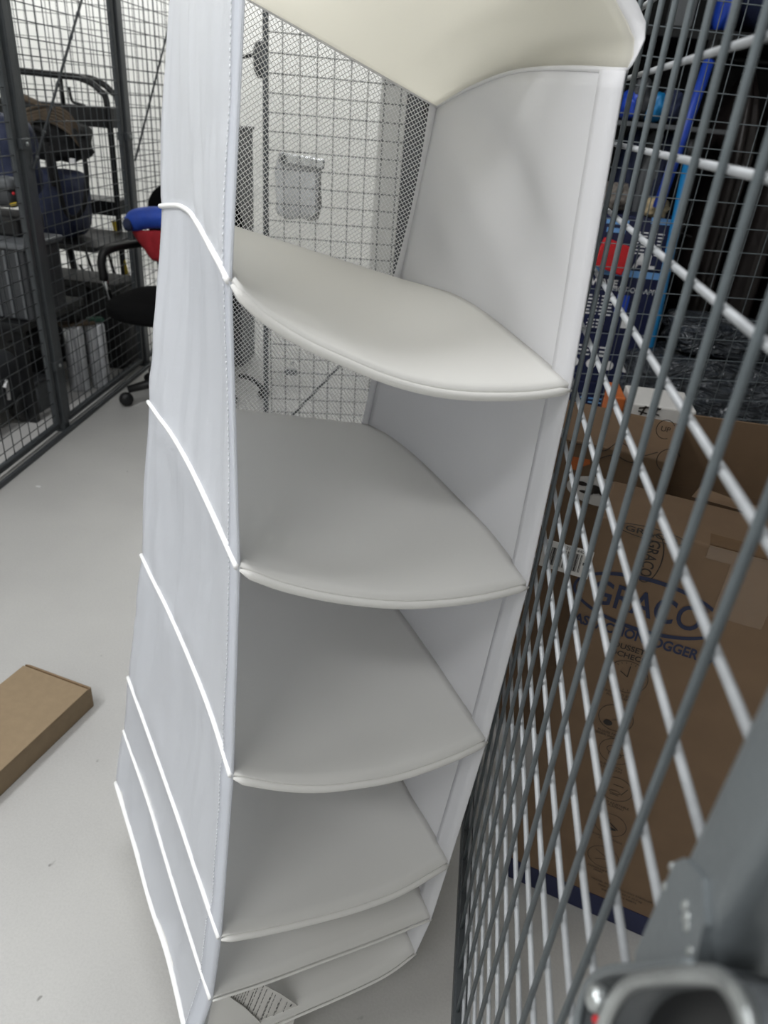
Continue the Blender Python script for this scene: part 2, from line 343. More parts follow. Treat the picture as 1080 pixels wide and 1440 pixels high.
rows = stack_rows(['E%d' % i for i in range(7)], 44, 22, dl)
lp = MB().grid(rows).build('left_panel', 'fab', root, True, .0012, 0)
hem = MB()
hr = [[r[0] + NL * .0012, r[1] + NL * .0016, r[2] + NL * .0018, r[3] + NL * .0016] for r in rows]
hem.grid(hr).build('front_hem', 'fab', lp, True, .001, 0)
st = MB(); path = resample([r[3] + NL * .0026 for r in rows], 420)
for i in range(0, 418, 2): st.tube([path[i], path[i + 1]], .0004, 5)
st.build('stitching', 'thread', lp, True)
for i in range(1, 7):
    c = resample(smooth_path(L_('E%d' % i)), 40)
    MB().tube([p + NL * .0022 for p in c], .0027 if i < 6 else .0036, 8).build('piping', 'piping', lp, True)
# right side panel with hanging folds
NR = Vector((-.9, -.42, 0))
def dr(u, t, a, p):
    w = math.sin(PI * t) ** .7 if 0 < t < 1 else 0
    f = 0
    if a == 0:
        s = u * .9 + (t - .1) * .75                       # diagonal drape from the front top corner
        f = .0085 * math.sin(s * 9.0 - .6) + .0032 * math.sin(s * 17 + 1) + .002 * noise.noise(Vector((s * 9, u * 2, 3)))
    else:
        f = .0035 * noise.noise(Vector((u * 4, t * 2.5, a * 5.1)))
    return NR * (f * w * min(1, max(0, u - .06) * 4) * min(1, (1 - u) * 5))
rr = stack_rows(['S%d' % i for i in range(7)], 36, 18, dr)
rp = MB().grid(rr).build('right_panel', 'fab_in', root, True, .0012, 0)
bd = MB().grid([[r[0] + NR * .0022 + Vector((.001, -.003, 0)), r[1] + NR * .0024, r[2] + NR * .0024, r[3] * .6 + r[2] * .4 + NR * .0022] for r in rr])
bd.build('binding_strip', 'fab_in', rp, True, .0012, 0)
# top panel, shelves and bottom
def sag(i):
    def d(u, v):
        w = math.sin(PI * u) * math.sin(PI * min(1, v * 1.05)) if v < .95 else 0
        if i == 0: return Vector((0, 0, .006 * w + .004 * math.sin(9 * (u - .4 * v)) * w))
        k = {1: .010}.get(i, .004)
        return Vector((0, 0, -k * w + k * .5 * w * math.sin(7 * (u * 1.0 - v * .7) + i * 2) + .0012 * noise.noise(Vector((u * 5, v * 5, i * 3))) * w))
    return d
for i in range(7):
    rws = coons(L_('F%d' % i), L_('K%d' % i)[::-1], L_('E%d' % i), L_('S%d' % i), disp=sag(i))
    if i == 0:
        s = MB().grid(rws).build('top_panel', 'top', root, True, .0015, 0)
        MB().grid([[p + Vector((.0, .001, -.001)) for p in rws[0]], [p + Vector((.003, -.002, .004)) for p in rws[0]], [p + Vector((.005, -.003, .010)) for p in rws[0]]]).build('front_hem', 'fab_in', s, True, .001, 0)
        MB().tube([r[-1] for r in rws], .0022, 8).build('side_seam', 'fab_in', s, True)
    else:
        s = MB().grid(rws).build('shelf' if i < 6 else 'bottom_panel', 'card', root, True, .004, -.9)
        MB().tube([p + Vector((.0006, -.0014, -.0020)) for p in rws[0]], [.0012] + [.0036 if i < 5 else .0016] * (NU - 2) + [.0012], 10).build('front_edge', 'card', s, True)
# net back behind the two upper compartments, cloth behind the rest
def back_rows(a, b, n, per): 
    lv = [resample(L_('K%d' % i)[::-1], n) for i in range(a, b + 1)]; rws = []
    for q in range(len(lv) - 1):
        for k in range(per + (1 if q == len(lv) - 2 else 0)):
            t = k / per
            rws.append([lv[q][i].lerp(lv[q + 1][i], t) + Vector((.1, .2, 0)) * (.05 * math.sin(PI * t) * (i / (n - 1)) ** 6 * (1 - q)) for i in range(n)])
    return rws
g = back_rows(0, 2, 107, 74); nn = len(g[0]); mm = len(g); fs = []
for j in range(mm):
    for i in range(nn):
        if (i + j) % 2:
            q = [(i - 1, j), (i, j + 1), (i + 1, j), (i, j - 1)]
            if all(0 <= x < nn and 0 <= y < mm for x, y in q): fs.append(tuple(y * nn + x for x, y in q))
used = sorted({v for f in fs for v in f}); rm = {v: k for k, v in enumerate(used)}; flat = [p for r in g for p in r]
nb = MB().add([flat[v] for v in used], [tuple(rm[v] for v in f) for f in fs]).build('net_back', 'net', root)
md = nb.modifiers.new('strands', 'WIREFRAME'); md.thickness = .0012; md.use_even_offset = False; md.use_replace = True
MB().grid([[r[-4] * .5 + r[-5] * .5 + Vector((0, -.001, 0)), r[-2], r[-1]] for r in g]).build('net_binding', 'fab_in', nb, True, .0014, 0)
MB().tube([g[0][i] + Vector((0, -.001, .0)) for i in range(nn)], .0022, 6).build('net_top_hem', 'fab_in', nb, True)
MB().grid(back_rows(2, 6, 20, 6)).build('cloth_back', 'fab_in', root, True, .0012, 0)
# care label sewn in the lowest compartment and the folded cloth before it
P0 = Vector((-.1745, .4040, 0)); PN = Vector((.527, -.85, 0)).normalized()
def onp(px, py, p0, n):
    o = Vector((0, 0, H)); v = at(px, py, Y=1.0) - o
    return o + v * ((p0 - o).dot(n) / v.dot(n))
pp = [onp(x, y, P0, PN) for x, y in ((304, 1403), (340, 1395), (372, 1385), (396, 1398), (419, 1414), (412, 1440), (404, 1462), (340, 1462))]
cl = MB().add(pp, [tuple(range(8))]).build('care_label', 'label', root, False, .0006, 1)
tx = MB()
dirl = (onp(345, 1400, P0, PN) - onp(320, 1455, P0, PN)).normalized()
for k in range(22):
    x0 = 318 + k * 4.1; top = 1400 - (x0 - 318) * .32 if x0 < 372 else 1387 + (x0 - 372) * .62
    if 8 < k < 20 and k % 3 == 0: top += 9
    a = onp(x0, top + 2, P0 + PN * .0012, PN); b = onp(x0 - 21, top + 52, P0 + PN * .0012, PN)
    if k == 20: continue
    w = (b - a).cross(PN).normalized() * .00042
    n = 9; 
    for q in range(n):
        s0 = q / n; s1 = s0 + (.8 / n if (q * 7 + k) % 5 else .55 / n); p = a.lerp(b, s0); r = a.lerp(b, s1)
        tx.add([p - w, p + w, r + w, r - w], [(0, 1, 2, 3)])
pc = onp(409, 1414, P0 + PN * .0012, PN); rect_into(tx, pc, dirl, dirl.cross(PN), .0048, .0022)
tx.build('care_text', 'inkt', cl)
P1 = P0 + PN * .004
fp = [onp(x, y, P1, PN) for x, y in ((299, 1404), (323, 1402), (345, 1418), (370, 1442), (392, 1470), (285, 1475))]
MB().add(fp, [tuple(range(6))]).build('folded_hem', 'card', root, False, .001, 1)
# straps that hook the top to the mesh wall
for y, z in ((.80, 1.148),):
    x0 = .082 if y < .7 else .012
    hk = MB(); hk.tube([(x0, y, z), (x0 + .01, y + .005, z + .03), (.09, y + .01, z + .08), (.1075, y + .01, 1.1866 + .05)], .0025, 6)
    hk.build('hanging_strap', 'fab_in', root, True)

# ---------------------------------------------------------------- mesh wall on the right, with its post and latch
XM = .0992; DZ = .04907; Z0 = 1.1375; W0 = .5594; DY = .05
gate = thing('wire_mesh_panel', (XM, .9, .165), 'grey square-mesh wire panel at right that the white organizer hangs against', 'mesh panel')
ys = [W0 - DY * k for k in range(-24, 8)]; zs = [Z0 - DZ * j for j in range(-17, 20)]
mv = MB(); mh = MB()
for y in ys: mv.tube([(XM, y, .17), (XM, y, 1.98)], .0021, 8)
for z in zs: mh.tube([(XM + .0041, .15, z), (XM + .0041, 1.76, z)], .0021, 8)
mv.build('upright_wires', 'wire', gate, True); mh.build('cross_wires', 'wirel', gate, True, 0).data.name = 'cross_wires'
MB().box((XM + .005, .955, .165), (.02, 1.63, .024), None, .003).build('bottom_rail', 'fence', gate)
MB().box((XM + .005, .955, 1.99), (.02, 1.63, .024), None, .003).build('top_rail', 'fence', gate)
post = thing('mesh_gate_post', (.101, .133, 0), 'thick grey steel post at the near end of the right mesh wall', 'post')
bm = bmesh.new(); bmesh.ops.create_cube(bm, size=1)
for v in bm.verts: v.co = Vector((v.co.x * .032, v.co.y * .03, v.co.z * 2.1))
bmesh.ops.bevel(bm, geom=[e for e in bm.edges if abs((e.verts[0].co - e.verts[1].co).z) > 1], offset=.007, segments=5, affect='EDGES', profile=.5)
MB().bm(bm, (.101, .1335, 1.05)).build('tube', 'post', post, True)
for e in post.children:
    md = e.modifiers.new('edges', 'EDGE_SPLIT'); md.split_angle = .6
MB().box((.101, .1335, .004), (.09, .09, .008), None, .002).build('foot_plate', 'post', post)
XL = .0835
gp = [at(x, y, X=XL) for x, y in ((948, 1212), (962, 1206), (988, 1235), (990, 1300), (978, 1350), (893, 1352), (893, 1340))]
gus = MB(); n = len(gp)
gus.add(gp + [p + Vector((.004, 0, 0)) for p in gp], [tuple(range(n)), tuple(range(n, 2 * n))[::-1]] + [(i, (i + 1) % n, n + (i + 1) % n, n + i) for i in range(n)])
gus.build('gusset_plate', 'post', post)
wd = MB()
for (x, y, r) in ((945, 1219, .0016), (936, 1247, .0018), (965, 1275, .0022), (967, 1292, .0024), (968, 1305, .002), (972, 1340, .002)):
    wd.blob(at(x, y, X=XL + .0004), (r * .6, r * .8, r), .25, 3, 2)
wd.build('weld_bead', 'bright', post, True)
latch = thing('gate_latch', tuple(at(930, 1400, X=.08)), 'rounded steel latch guard on the near mesh post, dark inside', 'latch')
o1 = smooth_path([at(x, y, X=.078) for x, y in ((808, 1475), (814, 1425), (826, 1388), (852, 1367), (900, 1362), (975, 1357))], 6)
o2 = smooth_path([at(x, y, X=.070) for x, y in ((838, 1475), (858, 1418), (882, 1387), (915, 1376), (990, 1371), (1024, 1384), (1046, 1420), (1062, 1475))], 6)
MB().tube(o1, .0019, 8).build('outer_flange', 'post', latch, True)
MB().tube(o2, .0021, 8).build('inner_flange', 'bright', latch, True)
def skirt(path, dx, m, name):
    MB().grid([path, [p + Vector((dx, 0, 0)) for p in path]]).build(name, m, latch, True, .001, 0)
skirt(o1, .02, 'fence', 'outer_wall'); skirt(o2, .026, 'fence', 'inner_wall')
bk = [p + Vector((.021, 0, 0)) for p in o1] + [at(1075, 1475, X=.099)]
MB().add(bk + [p + Vector((.002, 0, 0)) for p in bk], [tuple(range(len(bk))), tuple(range(len(bk), 2 * len(bk)))[::-1]]).build('back_plate', 'blackm', latch)
bk = [p + Vector((.013, 0, 0)) for p in o2]
MB().add(bk, [tuple(range(len(bk)))]).build('keeper_plate', 'blackm', latch, False, .002, 0)
cc = at(852, 1407, X=.072); MB().lathe([(.0001, -.0005), (.0035, 0), (.0042, .002), (.0036, .005), (.002, .006), (.0001, .0062)], cc, 16, frame((0, 1, .3), (-1, .1, .2))).build('bolt_head', 'bright', latch, True)
MB().blob(at(842, 1402, X=.0715), (.0012, .0012, .0016), .1, 2, 2).build('red_mark', 'redp', latch, True)
MB().blob(at(838, 1434, X=.0715), (.0012, .0014, .0016), .1, 2, 2).build('red_mark', 'redp', latch, True)

# ---------------------------------------------------------------- cartons in the right cage
def carton(name, loc, rz, w, d, h, label, m='cartond', open_top=False, cat='box', group=None, t=.005):
    r = thing(name, loc, label, cat, group); R = RZ(rz); o = Vector(loc); b = MB()
    if open_top:
        b.box(o + Vector((0, 0, t / 2)), (w, d, t), R)
        for sx in (-1, 1): b.box(o + R @ Vector((sx * (w / 2 - t / 2), 0, h / 2)), (t, d, h), R)
        for sy in (-1, 1): b.box(o + R @ Vector((0, sy * (d / 2 - t / 2), h / 2)), (w - 2 * t, t, h), R)
    else:
        b.box(o + Vector((0, 0, h / 2)), (w, d, h), R, .004)
    b.build('body', m, r)
    return r, R, o
e = Vector((.961, -.277, 0)).normalized(); back = Vector((.277, .961, 0)).normalized(); zz = Vector((0, 0, 1)); fn = -back
bl = Vector((.186, .770, 0)); BW, BD, BH = .50, .11, .698
ctr = bl + e * BW / 2 + back * BD / 2
r, R, o = carton('shipping_carton', ctr, math.atan2(e.y, e.x), BW, BD, BH, 'tall brown carton with dark blue oval logo and navy stripe, behind the right mesh wall')
def of(px, py): return onp(px, py, bl + fn * .0008, fn)
pr = MB()
c0 = of(908, 852); a = (of(1014, 878) - of(801, 826)).dot(e) / 2; lw = .0035
ring_into(pr, c0, e, zz, a, .040, (lw, lw * 1.6), 60)
text_fit(pr, 'GRACO', c0 + zz * .001 + fn * .0002, e, zz, a * 1.46, .036, .012)
text_into(pr, '®', .010, of(994, 858), e, zz)
pr.build('printed_logo', 'ink', r)
pr = MB(); text_fit(pr, 'FASTACTION JOGGER LX', of(902, 899), e, zz, (of(996, 918) - of(796, 880)).dot(e) * 1.08, .020, .03)
pr.build('product_name', 'ink', r)
pr = MB()
text_into(pr, 'POUSSETTE', .0115, of(888, 913), e, zz, .0002); text_into(pr, 'COCHECITO', .0115, of(886, 922) - zz * .002, e, zz, .0002)
for k, (px, py) in enumerate(((882, 952), (866, 1010), (866, 1057), (866, 1110), (858, 1160), (848, 1205))):
    c = of(px, py); rad = .023 if k else .026
    ring_into(pr, c, e, zz, rad, rad, .0008, 40)
    if k == 0:
        for q in range(24): t = q * PI / 12; rect_into(pr, c + (e * math.cos(t) + zz * math.sin(t)) * .022, e * math.cos(t) + zz * math.sin(t), e * -math.sin(t) + zz * math.cos(t), .003, .0006)
        rect_into(pr, c + zz * .009, e, zz, .0012, .018); rect_into(pr, c + e * -.005 + zz * .003, e * -1 + zz * .6, zz + e * .6, .012, .0012)
    elif k == 1:
        disc_into(pr, c - e * .008 - zz * .012, e, zz, .006, .005); rect_into(pr, c + e * .006, e + zz * .5, zz, .022, .001); rect_into(pr, c + e * .002 + zz * .01, e * .3 + zz, e, .014, .001)
    elif k == 2: ring_into(pr, c + zz * .002, e, zz, .013, .008, .0008); ring_into(pr, c - zz * .006, e, zz, .009, .006, .0008)
    elif k == 3:
        ring_into(pr, c - zz * .006, e, zz, .008, .003, .0008); rect_into(pr, c - zz * .011, e, zz, .012, .001); rect_into(pr, c + e * .012, e * .4 + zz, e, .016, .001); rect_into(pr, c + e * .002 + zz * .008, e, zz, .014, .001)
    elif k == 4:
        disc_into(pr, c - zz * .007, e, zz, .010, .003); rect_into(pr, c + e * .004, e - zz * .7, zz, .02, .0022); rect_into(pr, c - e * .006 + zz * .004, e * .5 + zz, e, .014, .0022)
    else: rect_into(pr, c + zz * .004, e - zz * .5, zz, .03, .001); rect_into(pr, c - zz * .005, e + zz * .5, zz, .022, .001)
    for q in range(2):
        y = c - zz * (rad + .006 + .0055 * q)
        text_into(pr, ('EASY FOLD SYSTEM', 'PLIAGE FACILE', 'SUSPENSION', 'ASIENTO AJUSTABLE', 'CANASTA GRANDE', 'FRENO DE PIE')[k] if q == 0 else ('PLIAGE RAPIDE', 'DOSSIER INCLINABLE', 'ALL TERRAIN', 'AVEC PLATEAU', 'PANIER', 'FREIN')[k], .0055, y, e, zz)
for q in range(3): text_into(pr, ('TRAVEL SYSTEM INCLUDES STROLLER', 'MAX WEIGHT 50 LB 22.7 kg', 'INCLUDES ALL PARTS')[q], .0055, of(846, 1240) - zz * .008 * q + e * .03, e, zz)
pr.build('printed_text', 'inkb', r)
MB().box(bl + e * BW / 2 + fn * .0006 + zz * .024, (BW - .004, .0012, .046), R).build('navy_stripe', 'navy', r)
lb = of(796, 786); lbl = MB().box(lb, (.062, .001, .040), R).build('barcode_label', 'label', r)
bar = MB()
for k in range(34):
    if k % 3 != 1 or k % 7 == 0: rect_into(bar, lb + fn * .0009 + e * (-.026 + k * .00135) - zz * .001, e, zz, .0005 + .0004 * (k * 5 % 3), .026)
for k in range(4): rect_into(bar, lb + fn * .0009 + e * .024, e, zz, .006, .004 - .0005 * k) if k == 0 else None
text_into(bar, '2157 4401', .006, lb + fn * .0009 + zz * .016 + e * .01, e, zz)
bar.build('barcode', 'inkb', lbl)
# tape over the seam with the small logos, running over the edge
MB().box(bl + e * .18 + fn * .0005 + zz * (BH - .045), (.055, .0008, .09), R).build('tape', 'tape', r)
MB().box(bl + e * (BW / 2 + .06) + fn * .0006 + zz * (BH - .008), (BW * .74, .0012, .018), R).build('tape', 'tape', r)
MB().box(bl + e * (BW / 2 + .06) + back * .012 + zz * (BH + .0005), (BW * .74, .03, .001), R).build('tape', 'tape', r)
pr = MB(); c = of(914, 786)
ring_into(pr, c, e, zz, .014, .034, .0014, 40); text_fit(pr, 'GRACO', c, -zz, e, .050, .014, .012)
c = at(916, 751, Z=BH + .0014)
ring_into(pr, c, e, back, .040, .016, .002, 48); text_fit(pr, 'GRACO', c, e, back, .058, .014, .012)
pr.build('seam_logo', 'inkb', r)
fl = [bl + e * .175 + back * BD + zz * BH, bl + e * .50 + back * BD + zz * BH, bl + e * .50 + back * (BD + .05) + zz * (BH + .05), at(1050, 711, Y=.86), at(1018, 698, Y=.87), at(984, 686, Y=.88), at(972, 700, Y=.87)]
MB().add(fl, [tuple(range(7))]).build('top_flap', 'cartond', r, False, .005, 0)
# carton with the oval picture
p0 = at(806, 620, Y=1.115); p1 = at(951, 649, Y=1.07); e2 = (p1 - p0); e2.z = 0; w2 = e2.length + .08; e2.normalize(); b2 = Vector((-e2.y, e2.x, 0)); h2 = (p0.z + p1.z) / 2
br = Vector((p1.x, p1.y, 0)); c2 = br - e2 * w2 / 2 + b2 * .095
r, R, o = carton('shipping_carton', c2, math.atan2(e2.y, e2.x), w2, .19, h2, 'brown carton with a grey oval picture and orange print, second row behind the mesh', 'cartond')
f2 = -b2
def o2_(px, py): return onp(px, py, br + f2 * .001, f2)
oc = o2_(842, 692); disc = MB(); disc_into(disc, oc, e2, zz, .054, .026); pic = disc.build('oval_picture', 'label', r)
pk = MB()
q = f2 * .0006
for (dx, dz, a_, b_) in ((-.030, .008, .010, .004), (-.008, .003, .012, .008), (.010, .000, .010, .006), (.027, -.003, .017, .009), (.036, -.009, .008, .006), (-.02, -.006, .012, .003)):
    disc_into(pk, oc + q + e2 * dx + zz * dz, e2, zz, a_, b_, 20)
pk.build('picture_print', 'inkb', pic)
orp = MB(); c = o2_(814, 652) + q
orp.add([c + e2 * x + zz * z for x, z in ((-.02, -.006), (-.014, .010), (.016, .012), (.018, .004), (.006, -.004), (.002, -.013), (-.012, -.012))], [tuple(range(7))]); orp.build('orange_print', 'orange', r)
ln = MB()
for (px, py, a_, b_) in ((936, 604, .014, .016), (940, 648, .018, .020)): ring_into(ln, o2_(px, py), e2, zz, a_, b_, .0012, 40, .6, 5.2)
ln.tube(smooth_path([o2_(x, y) for x, y in ((800, 622), (830, 628), (850, 634), (872, 622), (900, 640), (925, 636))], 5), .0007, 5)
ln.tube(smooth_path([o2_(x, y) for x, y in ((835, 648), (862, 640), (885, 650), (905, 648))], 5), .0007, 5)
text_into(ln, 'UP', .012, o2_(936, 604), e2, zz)
ln.build('line_print', 'inkb', r)
# open carton beside it
p3 = at(1020, 592, Y=1.25); c3 = Vector((.577, 1.13, 0)); rz3 = -.04
r, R, o = carton('open_carton', c3, rz3, .36, .24, .53, 'open brown carton with raised back flap, right of the carton with the oval picture', 'cartond', True)
for (lx, ly, lz, sx, sy, sz, a) in ((0, .118, .60, .355, .005, .14, 0), (.178, 0, .60, .005, .235, .14, 0)):
    MB().box(o + R @ Vector((lx, ly, lz)), (sx, sy, sz), R).build('flap', 'cartond', r)
# white and orange cartons behind
p4 = at(936, 573, Y=1.44)
r, R, o = carton('white_carton', (p4.x, 1.50, 0), -.02, .128, .12, p4.z, 'white carton with black arrow marks, standing behind the brown cartons', 'label')
ar = MB(); ff = R @ Vector((0, -1, 0)); ex = R @ Vector((1, 0, 0)); c = Vector((p4.x - .030, 1.4385, p4.z - .012)) 
for k in (-1, 1):
    cc = c + ex * (.012 * k)
    rect_into(ar, cc, ex * .3 + zz, ex, .022, .004); rect_into(ar, cc + zz * .006, ex + zz * .2, zz, .02, .004); rect_into(ar, cc - zz * .004, ex - zz * .2, zz, .02, .003)
ar.build('arrow_print', 'inkb', r)
p5 = at(876, 562, Y=1.44)
carton('orange_carton', (p5.x - .004, 1.50, 0), .0, .026, .10, p5.z, 'small orange carton just left of the white carton', 'orange')

# ---------------------------------------------------------------- mesh behind the cartons
def mesh_panel(loc, dirv, length, z0, z1, sx, sz, label, m='fence', wr=.0016, fw=.03, group=None, lean=0, skip=()):
    d = Vector(dirv).normalized(); t = thing('mesh_fence', loc, label, 'fence', group); o = Vector(loc); up = (zz + d * lean).normalized()
    w = MB(); n = int(length / sx)
    for k in range(n + 1):
        s = k * sx; w.tube([o + d * s + up * z0, o + d * s + up * z1], wr, 6)
    k = 0
    nrm = d.cross(zz).normalized()
    while z0 + k * sz < z1:
        w.tube([o + nrm * wr * 1.9 + up * (z0 + k * sz), o + nrm * wr * 1.9 + d * length + up * (z0 + k * sz)], wr, 6); k += 1
    w.build('wire_mesh', m, t, True)
    if fw:
        R = frame(d, up)
        for s in (0, length):
            if s in skip: continue
            MB().box(o + d * s + up * (z0 + z1) / 2, (fw, fw * .9, z1 - z0), R, .003).build('upright', m, t)
        for z in (z0, z1): MB().box(o + d * length / 2 + up * z, (length, fw * .9, fw), R, .003).build('rail', m, t)
    return t
mesh_panel((.12, 1.735, 0), (.974, .225, 0), 1.75, .10, 2.0, .05, .0515, 'grey wire mesh panel behind the brown cartons in the right cage', 'wire', .0012, .025)

# ---------------------------------------------------------------- shelves and goods in the far part of the right cage
t = thing('shelving_unit', (1.1, 2.74, 0), 'tall dark shelving unit added as black background of the right cage', 'shelving')
for x in (.14, 2.2):
    for y in (2.36, 3.12): MB().box((x, y, 1.15), (.035, .035, 2.3), None, .003).build('upright', 'blackm', t)
for z in (.08, 1.335, 2.25): MB().box((1.17, 2.74, z), (2.06, .78, .025), None, .003).build('shelf', 'blackm', t)
MB().box((1.17, 3.14, 1.17), (2.06, .012, 2.3)).build('dark_backdrop', 'blackm', t)  # black sheet stands in for the darkness deep in the cage
MB().box((.13, 2.74, 1.17), (.012, .74, 2.3)).build('side_panel', 'blackm', t)
# black wrapped bales
wp = [at(905, 470, Y=2.12), at(1010, 460, Y=2.1)]
def bale(c, s, seed, label):
    t = MB(); t.blob(c, s, .10, 2.6, 5, None, seed, 6.0)
    return tag(t.build('wrapped_bale', 'film', None, True), label, 'wrapped bale', 'film wrapped bales behind the cartons')
bale((.74, 2.04, .455), (.28, .13, .13), 3, 'black film wrapped bale in front, above the open carton')
bale((1.30, 2.16, .30), (.24, .14, .28), 5, 'black film wrapped bale at the far right behind the mesh')
bale((.82, 2.05, .16), (.22, .13, .155), 8, 'black film wrapped bale underneath, resting on the floor')
bale((.68, 2.06, .63), (.13, .10, .042), 11, 'flat black bundle lying on top of the wrapped bales')
# garment covers
rail = thing('clothes_rail', (1.0, 2.54, 1.30), 'dark clothes rail under the shelf, carrying the garment covers', 'rail')
MB().tube([(.6, 2.54, 1.30), (1.75, 2.54, 1.30)], .012, 10).build('bar', 'blackm', rail, True)
for x in (.62, 1.73): MB().box((x, 2.54, 1.31), (.012, .03, .045)).build('bracket', 'blackm', rail)
names = ('garment cover nearest the blue pole', 'second garment cover along the clothes rail', 'third garment cover along the clothes rail', 'fourth garment cover along the clothes rail', 'garment cover at the far right end of the rail')
for k in range(5):
    x = .70 + .13 * k
    g_ = thing('garment_cover', (x, 2.54, 1.27), 'dark brown plastic ' + names[k], 'garment cover', 'garment covers on the rail')
    b = MB(); pts = []
    n = 40; prof = []
    for i in range(n):
        a = 2 * PI * i / n; rr_ = 1 + .18 * noise.noise(Vector((math.cos(a) * 2, math.sin(a) * 2, k * 4)))
        prof.append((.055 * math.cos(a) * rr_, .17 * math.sin(a) * rr_))
    rows_ = []
    for j in range(16):
        v = j / 15; sc = .25 + .75 * min(1, v * 4) ** .6; z = 1.27 - .80 * v
        rows_.append([Vector((x + px_ * sc * (1 + .1 * math.sin(9 * v + k)), 2.54 + py_ * sc, z)) for px_, py_ in prof + prof[:1]])
    b.grid(rows_).build('cover', 'garment', g_, True)
    MB().tube([(x, 2.54, 1.255), (x, 2.54, 1.29), (x, 2.552, 1.312), (x, 2.54, 1.322), (x, 2.528, 1.312)], .002, 6).build('hanger_hook', 'chrome', g_, True)
# bags on the upper shelf
def soft(name, c, s, m, label, cat, seed=0, amp=.12, sq=3.2, rot=None, group=None, fr=3.0):
    return tag(MB().blob(c, s, amp, fr, 4, rot, seed, sq).build(name, m, None, True), label, cat, group)
bg = thing('holdall', (.86, 2.5, 1.35), 'navy nylon holdall with gold trim on the upper shelf', 'bag')
MB().blob((.88, 2.50, 1.465), (.30, .13, .115), .08, 2.5, 4, None, 2, 3.5).build('body', 'navyf', bg, True)
MB().tube(smooth_path([(.68, 2.372, 1.405), (.80, 2.366, 1.40), (.94, 2.366, 1.404), (1.06, 2.372, 1.41)], 6), .005, 6).build('gold_trim', 'yellow', bg, True)
MB().tube(smooth_path([(.76, 2.37, 1.46), (.77, 2.35, 1.53), (.86, 2.34, 1.555), (.95, 2.35, 1.53), (.96, 2.37, 1.46)], 6), .009, 8).build('handle', 'navyf', bg, True)
sh = MB().box((.74, 2.36, 1.50), (.19, .012, .20), RY(-.14), .003).build('grey_folder', 'gplastic'); tag(sh, 'flat grey folder standing before the navy holdall', 'folder')
bp_ = soft('blue_bag', (.56, 2.44, 1.45), (.030, .05, .10), 'blue', 'narrow bright blue bag standing on the upper shelf', 'bag', 4)
gp_ = MB().box((.45, 2.42, 1.42), (.05, .12, .145), None, .004).build('grey_box', 'gplastic'); tag(gp_, 'narrow grey box standing left of the narrow blue bag', 'box')
# leaning poles
def pole(name, a, b, r_, m, label):
    t = thing(name, tuple(b), label, 'pole'); MB().tube([a, b], r_, 12).build('shaft', m, t, True)
    d = (Vector(a) - Vector(b)).normalized(); MB().tube([Vector(a) - d * .03, Vector(a) + d * .012], r_ * 1.2, 12).build('end_cap', 'blackp', t, True)
pole('blue_pole', at(1004, 66, Y=2.19), at(925, 292, Y=2.10), .014, 'blue', 'bright blue pole leaning over the retail boxes')
pole('teal_pole', at(973, 205, Y=2.14), at(893, 590, Y=2.00), .013, 'teal', 'teal blue pole leaning beside the retail boxes')
# retail boxes
base_z = .30
cr = MB().box((.40, 2.20, .15), (.34, .24, .30), None, .006).build('black_crate', 'blackp'); tag(cr, 'black crate on the floor under the retail boxes', 'crate')
def retail(loc, w, d, h, rz, m, label, deco):
    r, R, o = carton('retail_box', loc, rz, w, d, h, label, m, False, 'box', 'retail boxes stacked behind the mesh')
    f = R @ Vector((0, -1, 0)); ex = R @ Vector((1, 0, 0)); c = o + f * (d / 2 + .0012) + zz * h / 2
    deco(r, c, ex, f); return r
def rows_text(b, c, ex, n, w, dz, x0=0, z0=0):
    for k in range(n):
        for q in range(4):
            ww = w / 4 * (.55 + .4 * ((k * 3 + q * 5) % 4) / 4); rect_into(b, c + ex * (x0 - w / 2 + w / 4 * (q + .5)) + zz * (z0 - dz * k), ex, zz, ww, dz * .4)
def d1(r, c, ex, f):
    b = MB(); rows_text(b, c, ex, 3, .09, .012, -.03, .03)
    for k in range(4): disc_into(b, c + ex * (-.07 + .05 * k) - zz * .02, ex, zz, .014, .014)
    b.build('print', 'white', r)
def d2(r, c, ex, f):
    b = MB(); text_into(b, 'WAVE', .026, c + ex * -.05 + zz * .048, ex, zz, .001); text_into(b, 'MOTION APP', .02, c + ex * .035 + zz * .035, ex, zz)
    rows_text(b, c, ex, 6, .08, .010, -.05, .012); rows_text(b, c, ex, 3, .05, .010, -.05, -.055); rect_into(b, c + ex * .035 - zz * .055, ex, zz, .03, .03)
    b.build('print', 'white', r)
    b = MB(); b.box(c + ex * .012 - zz * .005, (.034, .002, .052), None, .0009); b.build('phone_picture', 'blue', r)
    b = MB(); rect_into(b, c + zz * .079, ex, zz, .215, .018); b.build('light_blue_band', 'lblue', r)
def d3(r, c, ex, f):
    b = MB(); rows_text(b, c, ex, 7, .08, .009, .03, .03); text_into(b, 'AL', .045, c + ex * .035 - zz * .046, ex, zz, .003); b.build('print', 'white', r)
    b = MB(); rect_into(b, c + ex * -.06 + zz * .05, ex, zz, .06, .014); b.build('light_blue_band', 'lblue', r)
    b = MB(); rect_into(b, c + ex * -.06 + zz * .028, ex, zz, .05, .012); b.build('light_blue_band', 'lblue', r)
    b = MB(); rect_into(b, c + ex * .05 + zz * .062, ex, zz, .05, .016); b.build('light_blue_band', 'lblue', r)
def d4(r, c, ex, f):
    b = MB(); rows_text(b, c, ex, 2, .1, .012, 0, .02); rect_into(b, c - zz * .02, ex, zz, .12, .012); b.build('print', 'lblue', r)
sv = MB().box((.43, 2.36, 1.115), (.40, .20, .012), None, .002).build('grey_tray', 'gplastic'); tag(sv, 'thin grey tray above the retail boxes, holding blue pouches', 'tray')
